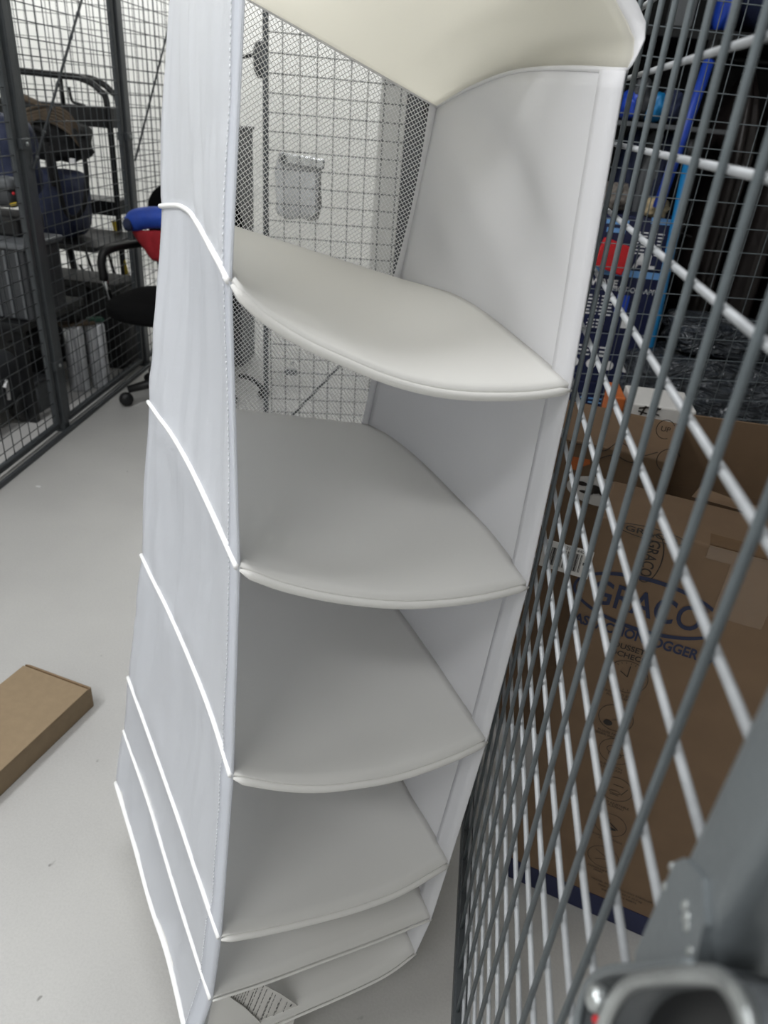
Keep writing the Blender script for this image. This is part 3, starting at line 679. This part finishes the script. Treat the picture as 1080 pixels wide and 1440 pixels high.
for k, (px, py, w_, h_, m_, lb_) in enumerate(((884, 165, .030, .035, 'blue', 'small blue pouch at the left end of the grey tray'), (914, 178, .035, .035, 'teal', 'teal blue pouch in the middle of the grey tray'), (900, 150, .03, .05, 'dgplastic', 'dark grey pouch between the blue pouches on the tray'), (938, 172, .028, .04, 'navyf', 'navy pouch at the right end of the grey tray'))):
    q_ = at(px, py, Y=2.33); soft('pouch', (q_.x, 2.35, 1.125 + h_), (w_, .05, h_), m_, lb_, 'pouch', k + 2, .15, 3.0, None, 'pouches on the grey tray')
for px, m_, lb_ in ((884, 'navyf', 'navy soft bag standing behind the retail boxes at left'), (912, 'gplastic', 'grey soft bag standing behind the retail boxes'), (930, 'navyf', 'navy soft bag standing behind the retail boxes at right')):
    q_ = at(px, 240, Y=2.40); soft('soft_bag', (q_.x, 2.42, .95), (.034, .06, .15), m_, lb_, 'bag', px % 7, .12, 3.5, None, 'soft bags behind the retail boxes')
st_ = MB().box((.42, 2.42, .40), (.34, .16, .80), None, .006).build('black_box', 'blackp'); tag(st_, 'tall black box on the floor under the soft bags', 'box')
retail((.405, 2.19, .30), .24, .16, .14, .03, 'navy', 'dark navy retail box lowest of the stack on the crate', d4)
retail((.395, 2.19, .44), .23, .16, .15, -.04, 'navy', 'navy retail box with a row of white discs, second from the bottom', d1)
retail((.405, 2.19, .59), .22, .16, .175, .02, 'navy', 'navy retail box with white lettering and a blue phone picture', d2)
retail((.425, 2.20, .765), .21, .14, .135, -.06, 'navy', 'navy retail box with pale blue bands, topmost of the stack', d3)
rd = MB().box((.360, 2.085, .80), (.085, .02, .075), RY(.25) @ RX(-.1), .004).build('red_packet', 'redp'); tag(rd, 'red packet propped in front of the topmost navy retail box', 'packet')
soft('grey_cloth', (.335, 2.20, .935), (.05, .06, .035), 'fur', 'crumpled mottled grey cloth on top of the retail boxes', 'cloth', 3, .3)
soft('beige_scrap', (.455, 2.16, .925), (.03, .04, .022), 'beige', 'small beige bundle on top of the retail boxes', 'bundle', 6, .3)
cb = MB()
for k in range(4):
    cb.tube(smooth_path([(.545 + .008 * k, 2.16, .95 - .03 * k), (.53 - .01 * k, 2.14, .87), (.505 + .006 * k, 2.13, .78), (.51, 2.13, .68 - .05 * k), (.525, 2.13, .62)], 6), .0035, 6)
tag(cb.build('black_cables', 'blackp', None, True), 'loose black cables hanging right of the retail boxes', 'cables')

# ---------------------------------------------------------------- left aisle fence
FD = Vector((-.046, 1, 0)).normalized(); FO = Vector((-1.392, 2.2, 0))
def fp_(s): return FO + FD * s
mesh_panel(fp_(-1.75), FD, 1.722, .03, 2.15, .05, .043, 'charcoal mesh fence panel at far left, left of the first fence post', 'fence', .0016, .02)
mesh_panel(fp_(.048), FD, .692, .03, 2.15, .05, .043, 'charcoal mesh fence panel between the two posts, with the dark rack behind it', 'fence', .0016, .02)
mesh_panel(fp_(.81), FD, .92, .03, 2.15, .05, .043, 'charcoal mesh fence panel beyond the second post, partly behind the white organizer', 'fence', .0016, .02)
def fpost(s, label, w=.034):
    c = fp_(s); t = thing('fence_post', tuple(c), label, 'post', 'fence posts along the left aisle'); R = frame(FD, (0, 0, 1))
    MB().box(c + zz * 1.1, (w, w, 2.2), R, .004).build('tube', 'fence', t)
    MB().box(c + zz * .004, (w * 1.5, w * 2.0, .008), R, .002).build('base_plate', 'fence', t)
    for z in (.24, .92, 1.7):
        b = MB().box(c + zz * z, (w * 1.5, w * 1.25, .03), R, .003).build('clamp', 'fence', t)
        MB().lathe([(.0001, 0), (.006, 0), (.006, .004), (.0001, .005)], c + Vector((w * .63, 0, z)), 10, RY(PI / 2)).build('bolt', 'bright', b, True)
fpost(.01, 'charcoal fence post nearest the camera in the left aisle')
fpost(.775, 'charcoal fence post close to the chair with the jackets')
kr = thing('floor_bar', tuple(fp_(-.8) + Vector((.03, 0, 0))), 'thin dark bar lying along the foot of the left fence', 'rail')
R_ = frame(FD, (0, 0, 1))
MB().box(fp_(.3) + Vector((.03, 0, .008)), (4.1, .012, .016), R_, .002).build('bar', 'fence', kr)  # thin dark bar on the floor along the fence foot
def brace(a, b, label, nb=9):
    t = thing('brace_rod', tuple(b), label, 'brace'); MB().tube([a, b], .0042, 8).build('rod', 'fence', t, True)
    for k in range(nb): q = a.lerp(b, (k + .5) / nb); MB().tube([q, q + (b - a).normalized() * .012], .0056, 8).build('twist', 'fence', t, True)
brace(at(132, -60, X=-1.40), at(47, 238, X=-1.372), 'dark diagonal brace rod rising from the nearest left fence post')
brace(at(258, -45, X=-1.43), at(190, 226, X=-1.40), 'dark diagonal brace rod rising from the fence post by the chair')

# ---------------------------------------------------------------- rack in the left cage
YR = 3.2
def A(px, py, Y=YR): return at(px, py, Y=Y)
rk = thing('tool_rack', (-1.8, YR, 0), 'black tubular tool rack with rounded top corner standing inside the left cage', 'rack')
tl = A(5, 104); tr = A(130, 110); cr_ = A(155, 150); zt = tr.z
xr = -1.60; xl = -2.25
fr_ = smooth_path([(xl, YR, 0), (xl, YR, .5), (xl, YR, zt - .10), (xl + .03, YR, zt - .03), (xl + .10, YR, zt), (xr - .2, YR, zt), (xr - .10, YR, zt - .005), (xr - .03, YR, zt - .04), (xr, YR, zt - .12), (xr, YR, .5), (xr, YR, 0)], 6)
MB().tube(fr_, .013, 10).build('frame_tube', 'blackm', rk, True)
fr2 = [p + Vector((0, .10, 0)) for p in fr_]; MB().tube(fr2, .013, 10).build('frame_tube', 'blackm', rk, True)
for z, h in ((A(150, 166).z, .075), (A(150, 292).z, .06), (.13, .05)):
    MB().box(((xl + xr) / 2, YR + .06, z), (xr - xl, .16, h), None, .004).build('shelf', 'blackm', rk)
x = A(87, 130).x
MB().tube([(x, YR, zt), (x, YR, A(90, 155).z)], .010, 8).build('upright', 'blackm', rk, True)
MB().tube(smooth_path([A(97, 122), A(100, 138), A(104, 144), A(120, 149)], 6), .006, 8).build('hook', 'blackm', rk, True)
for (a, b, r_) in ((A(95, 335), A(118, 440), .016), (A(118, 345), A(150, 440), .006), (A(148, 340), A(172, 425), .007), (A(112, 372), A(152, 440), .006)):
    MB().tube([a, b], r_, 8).build('brace_bar', 'blackm', rk, True)
MB().tube([A(72, 386), A(176, 398)], .009, 8).build('cross_bar', 'blackm', rk, True)
MB().tube([A(160, 310), A(186, 420)], .011, 8).build('yellow_strip', 'yellow', rk, True)
# bag on the rack
bgc = A(80, 285, 2.92)
MB().box((-1.84, 2.97, bgc.z - .139), (.70, .40, .022), None, .004).build('tray', 'blackm', rk)
tb = thing('tool_bag', (bgc.x, bgc.y, bgc.z - .12), 'navy tool bag with black strap loop on the rack inside the left cage', 'bag')
MB().blob(bgc, (.115, .10, .125), .06, 2.4, 4, None, 5, 5).build('body', 'navyf', tb, True)
lp_ = smooth_path([A(72, 205, 2.81), A(80, 250, 2.80), A(92, 296, 2.80), (A(105, 306, 2.80)), A(118, 290, 2.80), A(122, 250, 2.80), A(116, 210, 2.81), A(104, 182, 2.83)], 8)
MB().tube(lp_, .009, 8).build('strap', 'blackf', tb, True)
MB().tube(smooth_path([A(66, 200, 2.82), A(70, 235, 2.81), A(76, 262, 2.81)], 6), .010, 8).build('strap', 'blackf', tb, True)
MB().tube(smooth_path([A(36, 206, 2.84), A(40, 184, 2.83), A(52, 180, 2.83), A(62, 190, 2.83), A(64, 212, 2.84)], 6), .008, 8).build('handle', 'blackf', tb, True)
MB().box(A(102, 226, 2.81), (.022, .01, .016), None, .002).build('buckle', 'white', tb)
tag(MB().blob(A(78, 196, 2.95), (.13, .10, .075), .15, 3, 4, None, 7, 3).build('black_sack', 'blackf', None, True), 'black cloth sack stuffed above the navy tool bag', 'sack')
hs = MB()
for k in range(6):
    dy = k * 5
    hs.tube(smooth_path([A(30 + k, 158 + dy, 2.86), A(52, 150 + dy * .8 + 4 * math.sin(k), 2.84), A(75, 150 + dy * .9, 2.83), A(96, 160 + dy, 2.83), A(110 + k * .8, 182 + dy, 2.85)], 6), .0065, 7)
tag(hs.build('cable_bundle', 'brown', None, True), 'grey brown bundle of cables and straps lying over the black sack', 'cables')
tag(MB().tube(smooth_path([A(28, 134, 2.9), A(40, 140, 2.88), A(52, 146, 2.87), A(62, 156, 2.86)], 6), [.012] * 18 + [.004], 8).build('wooden_handle', 'brown', None, True), 'brown wooden handle poking out of the cable bundle', 'handle')
cb = thing('crate', (A(30, 420, 2.60).x, 2.62, A(30, 420, 2.6).z - .1), 'dark grey ribbed plastic crate behind the far left fence panel', 'crate')
p = A(18, 395, 2.30); MB().box((p.x, 2.36, p.z), (.18, .22, .24), None, .012).build('body', 'dgplastic', cb)
for k in range(4): MB().box((p.x - .07 + .045 * k, 2.247, p.z), (.010, .008, .22), None, .003).build('rib', 'gplastic', cb)
MB().box((p.x, 2.36, p.z + .125), (.2, .24, .02), None, .006).build('rim', 'gplastic', cb)
sl = thing('cage_bench', (-1.9, 2.45, 0), 'dark bench inside the left cage, carrying the crate and bags', 'bench')
zb = p.z - .135
MB().box((-1.80, 2.42, zb), (.62, .42, .03), None, .004).build('top', 'blackm', sl)
for sx in (-2.08, -1.52):
    for sy in (2.24, 2.60): MB().box((sx, sy, zb / 2), (.03, .03, zb), None, .003).build('leg', 'blackm', sl)
nb_ = A(6, 225, 2.42); tag(MB().blob((nb_.x - .03, 2.46, nb_.z), (.10, .09, .13), .1, 2.5, 4, None, 9, 4).build('navy_bag', 'navyf', None, True), 'small navy bag at the far left edge behind the first fence post', 'bag')
gd = A(10, 275, 2.30); g0 = thing('gadget', tuple(gd), 'small black gadget with a red light and yellow tag, left of the first post', 'device')
MB().blob(gd, (.04, .04, .035), .1, 2, 3, None, 1, 3).build('body', 'dgplastic', g0, True)
MB().blob(A(19, 272, 2.262), (.005, .004, .005), 0, 2, 2).build('red_light', 'redp', g0, True)
MB().box(A(19, 287, 2.262), (.022, .004, .008), RY(-.3)).build('tag', 'yellow', g0)
MB().blob(A(8, 257, 2.28), (.035, .03, .02), .1, 2, 3, None, 2, 3).build('cap', 'gplastic', g0, True)
tag(MB().box((A(12, 330, 2.4).x, 2.42, (A(12, 300, 2.4).z + p.z + .135) / 2), (.16, .16, max(.04, A(12, 300, 2.4).z - p.z - .135)), None, .01).build('black_case', 'blackp', None), 'black case on top of the ribbed crate', 'case')
# floor items behind the left fence
q = at(118, 560, Z=0)
rl = thing('foil_roll', (-1.50, 2.60, 0), 'silver ribbed foil rolls standing on the floor behind the left fence', 'roll')
zt_ = A(118, 458, 2.6).z
for k in range(4):
    MB().lathe([(.0001, 0), (.019, 0), (.0235, .01), (.0235, zt_ - .01), (.019, zt_), (.0001, zt_)], (-1.535 + .026 * k, 2.575 + .034 * k - .022 * (k % 2), 0), 18).build('tube', 'silver', rl, True)
MB().box((-1.515, 2.60, zt_ + .006), (.13, .05, .012), RZ(.75), .003).build('brown_cover', 'brown', rl)
MB().box((-1.47, 2.66, zt_ + .012), (.06, .04, .014), RZ(.75), .003).build('green_cover', 'green', rl)
mc = thing('floor_machine', (-1.72, 2.12, 0), 'dark floor machine with a painted white highlight behind the far left fence panel', 'machine')
MB().box((-1.70, 2.10, .16), (.30, .34, .20), None, .04).build('body', 'dgplastic', mc, True)
MB().blob((-1.70, 2.06, .27), (.12, .13, .06), .06, 2, 4, None, 3, 3).build('cover', 'gplastic', mc, True)
MB().tube([at(6, 545, X=-1.54), at(9, 535, X=-1.54), at(13, 562, X=-1.54)], .006, 8).build('painted_highlight', 'white', mc, True)  # white tube stands in for a highlight on the dark machine
for sy in (1.98, 2.24): MB().lathe([(.0001, -.02), (.05, -.02), (.055, 0), (.05, .02), (.0001, .02)], (-1.56, sy, .055), 18, RY(PI / 2)).build('wheel', 'blackp', mc, True)
for k, (x, y, w, d, h, mm_, lb) in enumerate(((-1.62, 2.36, .16, .10, .11, 'gplastic', 'small grey box on the floor right of the floor machine'),
        (-1.95, 2.72, .30, .20, .34, 'blackp', 'tall black case on the floor behind the floor machine'),
        (-1.66, 2.53, .14, .14, .20, 'blackm', 'square black case on the floor left of the silver rolls'))):
    u_ = thing('storage_case', (x, y, 0), lb, 'case'); MB().box((x, y, h / 2), (w, d, h), None, .012).build('body', mm_, u_); MB().box((x, y, h + .004), (w * 1.03, d * 1.03, .016), None, .005).build('lid', 'dgplastic', u_)
    MB().box((x, y - d / 2 - .006, h * .7), (w * .3, .012, .02), None, .004).build('handle', 'blackm', u_)

tk = thing('footlocker', (-1.79, 2.97, 0), 'long black footlocker on the floor before the tool rack, behind the silver rolls', 'footlocker')
MB().box((-1.79, 2.97, .17), (.62, .20, .34), None, .012).build('body', 'blackp', tk); MB().box((-1.79, 2.97, .352), (.63, .21, .03), None, .008).build('lid', 'blackp', tk)
for sx in (-1.95, -1.62): MB().box((sx, 2.862, .32), (.04, .012, .06), None, .004).build('latch', 'blackm', tk)
# ---------------------------------------------------------------- chair with jackets
ch = thing('office_chair', (-1.11, 2.62, 0), 'black office chair by the left fence, half hidden behind the white organizer', 'chair')
sc_ = A(250, 445, 2.62); zs_ = .375; cx, cy = -1.12, 2.62; CF = Vector((-.35, -.94, 0)).normalized(); CS = Vector((CF.y, -CF.x, 0)); CR = frame(CF, (0, 0, 1))
def cpt(a, b, z): return Vector((cx, cy, z)) + CF * a + CS * b
MB().blob((cx, cy, zs_), (.225, .22, .045), .02, 2, 4, None, 1, 3).build('seat', 'blackc', ch, True)
MB().blob(Vector((cx, cy, .60)) - CF * .22 + Vector((-.94, .35, 0)) * .075, (.035, .235, .185), .02, 2, 4, CR, 2, 3.2).build('backrest', 'blackc', ch, True)
MB().box(Vector((cx, cy, .42)) - CF * .20, (.025, .06, .16), CR, .006).build('back_bracket', 'blackp', ch)
for sy in (-1, 1):
    am = MB().tube(smooth_path([cpt(.14, sy * .205, .46), cpt(.14, sy * .205, .535), cpt(.10, sy * .205, .565), cpt(-.04, sy * .205, .57), cpt(-.15, sy * .205, .555)], 6), .016, 10).build('armrest', 'blackp', ch, True)
    MB().tube([cpt(.12, sy * .20, zs_ - .01), cpt(.14, sy * .205, .48)], .011, 10).build('arm_post', 'chrome', am, True)
MB().tube([(cx, cy, .07), (cx, cy, zs_ - .03)], .024, 14).build('gas_column', 'blackm', ch, True)
for k in range(5):
    a = 2 * PI * k / 5 + 2.55; d = Vector((math.cos(a), math.sin(a), 0)); hub = Vector((cx, cy, .10))
    lg = MB().tube([hub, hub + d * .2 - zz * .035], [.024, .014], 10).build('base_leg', 'blackp', ch, True)
    w = hub + d * .21; MB().lathe([(.0001, -.018), (.022, -.018), (.027, -.006), (.027, .006), (.022, .018), (.0001, .018)], (w.x, w.y, .027), 16, frame((0, 0, 1), (-d.y, d.x, 0))).build('caster', 'blackp', lg, True)
jk = thing('jacket', (-1.0, 2.6, .7), 'bright blue padded jacket rolled over the back of the office chair', 'jacket')
a_ = A(178, 318, 2.56); b_ = A(225, 296, 2.52); 
bl_ = MB(); pts = smooth_path([A(181, 315, 2.66), A(198, 308, 2.66), A(225, 306, 2.66), A(262, 312, 2.66)], 8)
bl_.tube(pts, [.026 + .012 * math.sin(min(1, i / 6) * PI / 2) for i in range(len(pts))], 16); bl_.build('body', 'bluef', jk, True)
bl_ = MB(); bl_.blob(A(180, 316, 2.63), (.018, .018, .022), .1, 2, 3, None, 1, 2.6); bl_.build('cuff', 'navyf', jk, True)
jr = thing('jacket', (-1.0, 2.6, .6), 'dark red knitted jacket hanging under the blue one on the chair back', 'jacket')
rows_ = []
poly = [((185, 322), (280, 322)), ((188, 330), (280, 330)), ((197, 340), (280, 342)), ((206, 350), (278, 354)), ((212, 360), (276, 364)), ((220, 366), (270, 370))]
for k, (l, rr2) in enumerate(poly):
    L0 = A(l[0], l[1], 2.68); R0 = A(rr2[0], rr2[1], 2.68)
    rows_.append([L0.lerp(R0, i / 14) + Vector((0, -.035 * math.sin(PI * i / 14) ** .5 + .008 * math.sin(i * 1.5 + k), 0)) for i in range(15)])
MB().grid(rows_).build('body', 'red', jr, True, .018, 0, 1)
# ---------------------------------------------------------------- cage fence across the far end, left part, and the gate seen through the net
mesh_panel((-3.5, 3.55, 0), (.978, .21, 0), 2.02, .06, 2.3, .05, .05, 'charcoal mesh fence across the back of the left cage, before the white wall', 'fence', .0015, .03)
GD = Vector((.974, .225, 0)).normalized()
gp0 = at(384, 300, Y=2.36); G0 = Vector((gp0.x, gp0.y, 0))
gt = mesh_panel(tuple(G0), GD, .62, .06, 2.2, .05, .05, 'dark mesh gate leaf across the aisle, seen through the organizer net back', 'fence', .0017, .017, None, -.02)
def og(px, py): return onp(px, py, G0 - Vector((-.225, .974, 0)) * .02, Vector((.225, -.974, 0)))
bt = thing('gate_bolt', tuple(og(405, 523)), 'small grey bolt on the upright of the far mesh gate', 'bolt')
MB().box(og(409, 523), (.045, .016, .02), frame(GD, (0, 0, 1)), .003).build('bolt_case', 'gplastic', bt)
MB().lathe([(.0001, 0), (.006, 0), (.006, .01), (.0001, .011)], og(411, 513), 10).build('knob', 'chrome', bt, True)
brace(og(520, 470), og(404, 592), 'dark diagonal brace rod low on the far mesh gate', 0)
hk_ = MB(); hk_.tube(smooth_path([at(336, 528, Y=2.75), at(352, 532, Y=2.75), at(366, 543, Y=2.75), at(374, 553, Y=2.75), at(362, 566, Y=2.75), at(338, 572, Y=2.75)], 6), .010, 8)
cu = thing('wall_cable', tuple(at(360, 550, Y=2.75)), 'black bent cable end beside the far gate upright', 'cable'); hk_.build('cable', 'blackp', cu, True)
MB().blob(at(371, 553, Y=2.75), (.025, .02, .024), .1, 2, 3).build('plug', 'blackp', cu, True)
pb = thing('plastic_bag', tuple(at(420, 220, Y=2.45)), 'shiny clear plastic bag hanging on the far mesh gate', 'bag')
pc_ = at(420, 264, Y=2.50); MB().blob(pc_, (.072, .025, .092), .10, 3, 4, None, 4, 9).build('body', 'clearbag', pb, True)
MB().box(at(424, 226, Y=2.465), (.15, .012, .03), RY(.05), .004).build('folded_top', 'chrome', pb)
cp = thing('grey_cabinet', (at(352, 250, Y=3.1).x, 3.1, 0), 'tall grey cabinet end left of the far gate, seen through the net', 'cabinet')
ca = at(338, 184, Y=3.1); cb_ = at(366, 190, Y=3.1)
MB().box(((ca.x + cb_.x) / 2 - .10, 3.2, ca.z / 2), (.10, .2, ca.z), None, .006).build('body', 'gplastic', cp)
MB().box(((ca.x + cb_.x) / 2 - .10, 3.2, ca.z + .006), (.11, .21, .012), None, .003).build('top', 'dgplastic', cp)
wl = at(352, 78, Y=3.6); wb = thing('wall_bracket', tuple(wl), 'small grey bracket on the far white wall, upper left in the net', 'bracket')
MB().blob(at(366, 84, Y=3.6), (.03, .03, .07), .1, 2, 3, None, 1, 3).build('body', 'gplastic', wb, True)
MB().tube([at(340, 80, Y=3.6), at(368, 76, Y=3.6)], .008, 8).build('arm', 'dgplastic', wb, True)
# dark door leaf and white pillar at the right end of the gate
dk = thing('dark_locker', (at(600, 250, Y=2.15).x, 2.2, 0), 'dark grey locker end right of the far gate, seen through the net', 'locker')
dl_, dr_ = at(563, 250, Y=2.15), at(680, 250, Y=2.15)
MB().box(((dl_.x + dr_.x) / 2, 2.25, 1.0), (dr_.x - dl_.x, .20, 2.0), None, .006).build('body', 'dgplastic', dk)
MB().box((dl_.x + .05, 2.146, 1.15), (.012, .012, .12), None, .003).build('handle', 'blackp', dk)

# ---------------------------------------------------------------- carton on the aisle floor
ed = Vector((-.05, -.225, 0)).normalized(); es = Vector((.158, -.023, 0)).normalized()
fc = Vector((-.644, .981, 0)); Lb, Wb, Hb = .36, .160, .05
perp = Vector((ed.y, -ed.x, 0)); 
cc = fc + ed * Lb / 2 + perp * Wb / 2
fb = thing('flat_carton', tuple(cc), 'flat plain brown cardboard carton lying alone on the pale aisle floor', 'box')
R = frame(ed, (0, 0, 1))
MB().box(cc + zz * Hb / 2, (Lb, Wb, Hb), R, .002).build('body', 'carton', fb)
MB().box(cc + zz * (Hb + .0012) + ed * .003, (Lb - .012, Wb + .001, .0024), R, .0008).build('lid', 'carton', fb)
MB().box(fc + perp * Wb / 2 - ed * .0012 + zz * Hb / 2, (.0024, Wb - .006, Hb - .006), R, .0005).build('end_flap', 'cartedge', fb)
MB().box(fc + perp * Wb / 2 + ed * .006 + zz * (Hb + .001), (.0018, Wb - .004, .004), R).build('edge_fold', 'cartedge', fb)
ft = MB(); ft.blob(at(54, 684, Z=.001), (.008, .004, .0015), .3, 3, 3, None, 2); tag(ft.build('paper_scrap', 'white', None, True), 'tiny white paper scrap on the floor before the left fence', 'scrap')

pl_ = at(545, 250, Y=3.4)
tag(MB().box((pl_.x, 3.5, 1.45), (.11, .2, 2.9)).build('trim_1', 'ceil'), kind='structure')
# ---------------------------------------------------------------- the room
def structure(name, mb, m): return tag(mb.build(name, m), kind='structure')
structure('floor', MB().box((-.5, 2.0, -.05), (8.4, 8.2, .1)), 'floor')
structure('ceiling', MB().box((-.5, 2.0, 2.95), (8.4, 8.2, .1)), 'ceil')
structure('wall_back', MB().box((-.5, 4.95, 1.45), (8.4, .1, 2.9)), 'wall')
structure('wall_left', MB().box((-4.65, 2.0, 1.45), (.1, 8.2, 2.9)), 'wall')
structure('wall_right', MB().box((3.65, 2.0, 1.45), (.1, 8.2, 2.9)), 'wall')
structure('wall_front', MB().box((-.5, -2.05, 1.45), (8.4, .1, 2.9)), 'wall')
def light(loc, size, power, col=(.975, .985, 1), rot=(0, 0, 0)):
    l = bpy.data.lights.new('ceiling_and_fill_light', 'AREA'); l.shape = 'RECTANGLE'; l.size, l.size_y = size; l.energy = power; l.color = col
    o = bpy.data.objects.new('ceiling_and_fill_light', l); C.objects.link(o); o.location = loc; o.rotation_euler = rot
for a in LIGHTS: light(*a)
w = bpy.data.worlds.new('World'); bpy.context.scene.world = w; w.use_nodes = True
w.node_tree.nodes['Background'].inputs['Color'].default_value = (.9, .95, 1, 1); w.node_tree.nodes['Background'].inputs['Strength'].default_value = .05
cam = bpy.data.cameras.new('camera'); co = bpy.data.objects.new('camera', cam); C.objects.link(co)
cam.sensor_fit = 'HORIZONTAL'; cam.sensor_width = 36; cam.lens = 1000 / 1080 * 36; cam.clip_start = .01
co.matrix_world = Matrix((( RT.x, UP.x, -FW.x, 0), (RT.y, UP.y, -FW.y, 0), (RT.z, UP.z, -FW.z, H), (0, 0, 0, 1)))
cam.dof.use_dof = True; cam.dof.focus_distance = .75; cam.dof.aperture_fstop = 12
sc = bpy.context.scene; sc.camera = co
vs = sc.view_settings; vs.view_transform = 'Standard'; vs.look = 'None'; vs.gamma = 1; vs.use_curve_mapping = False; vs.exposure = EXPOSURE
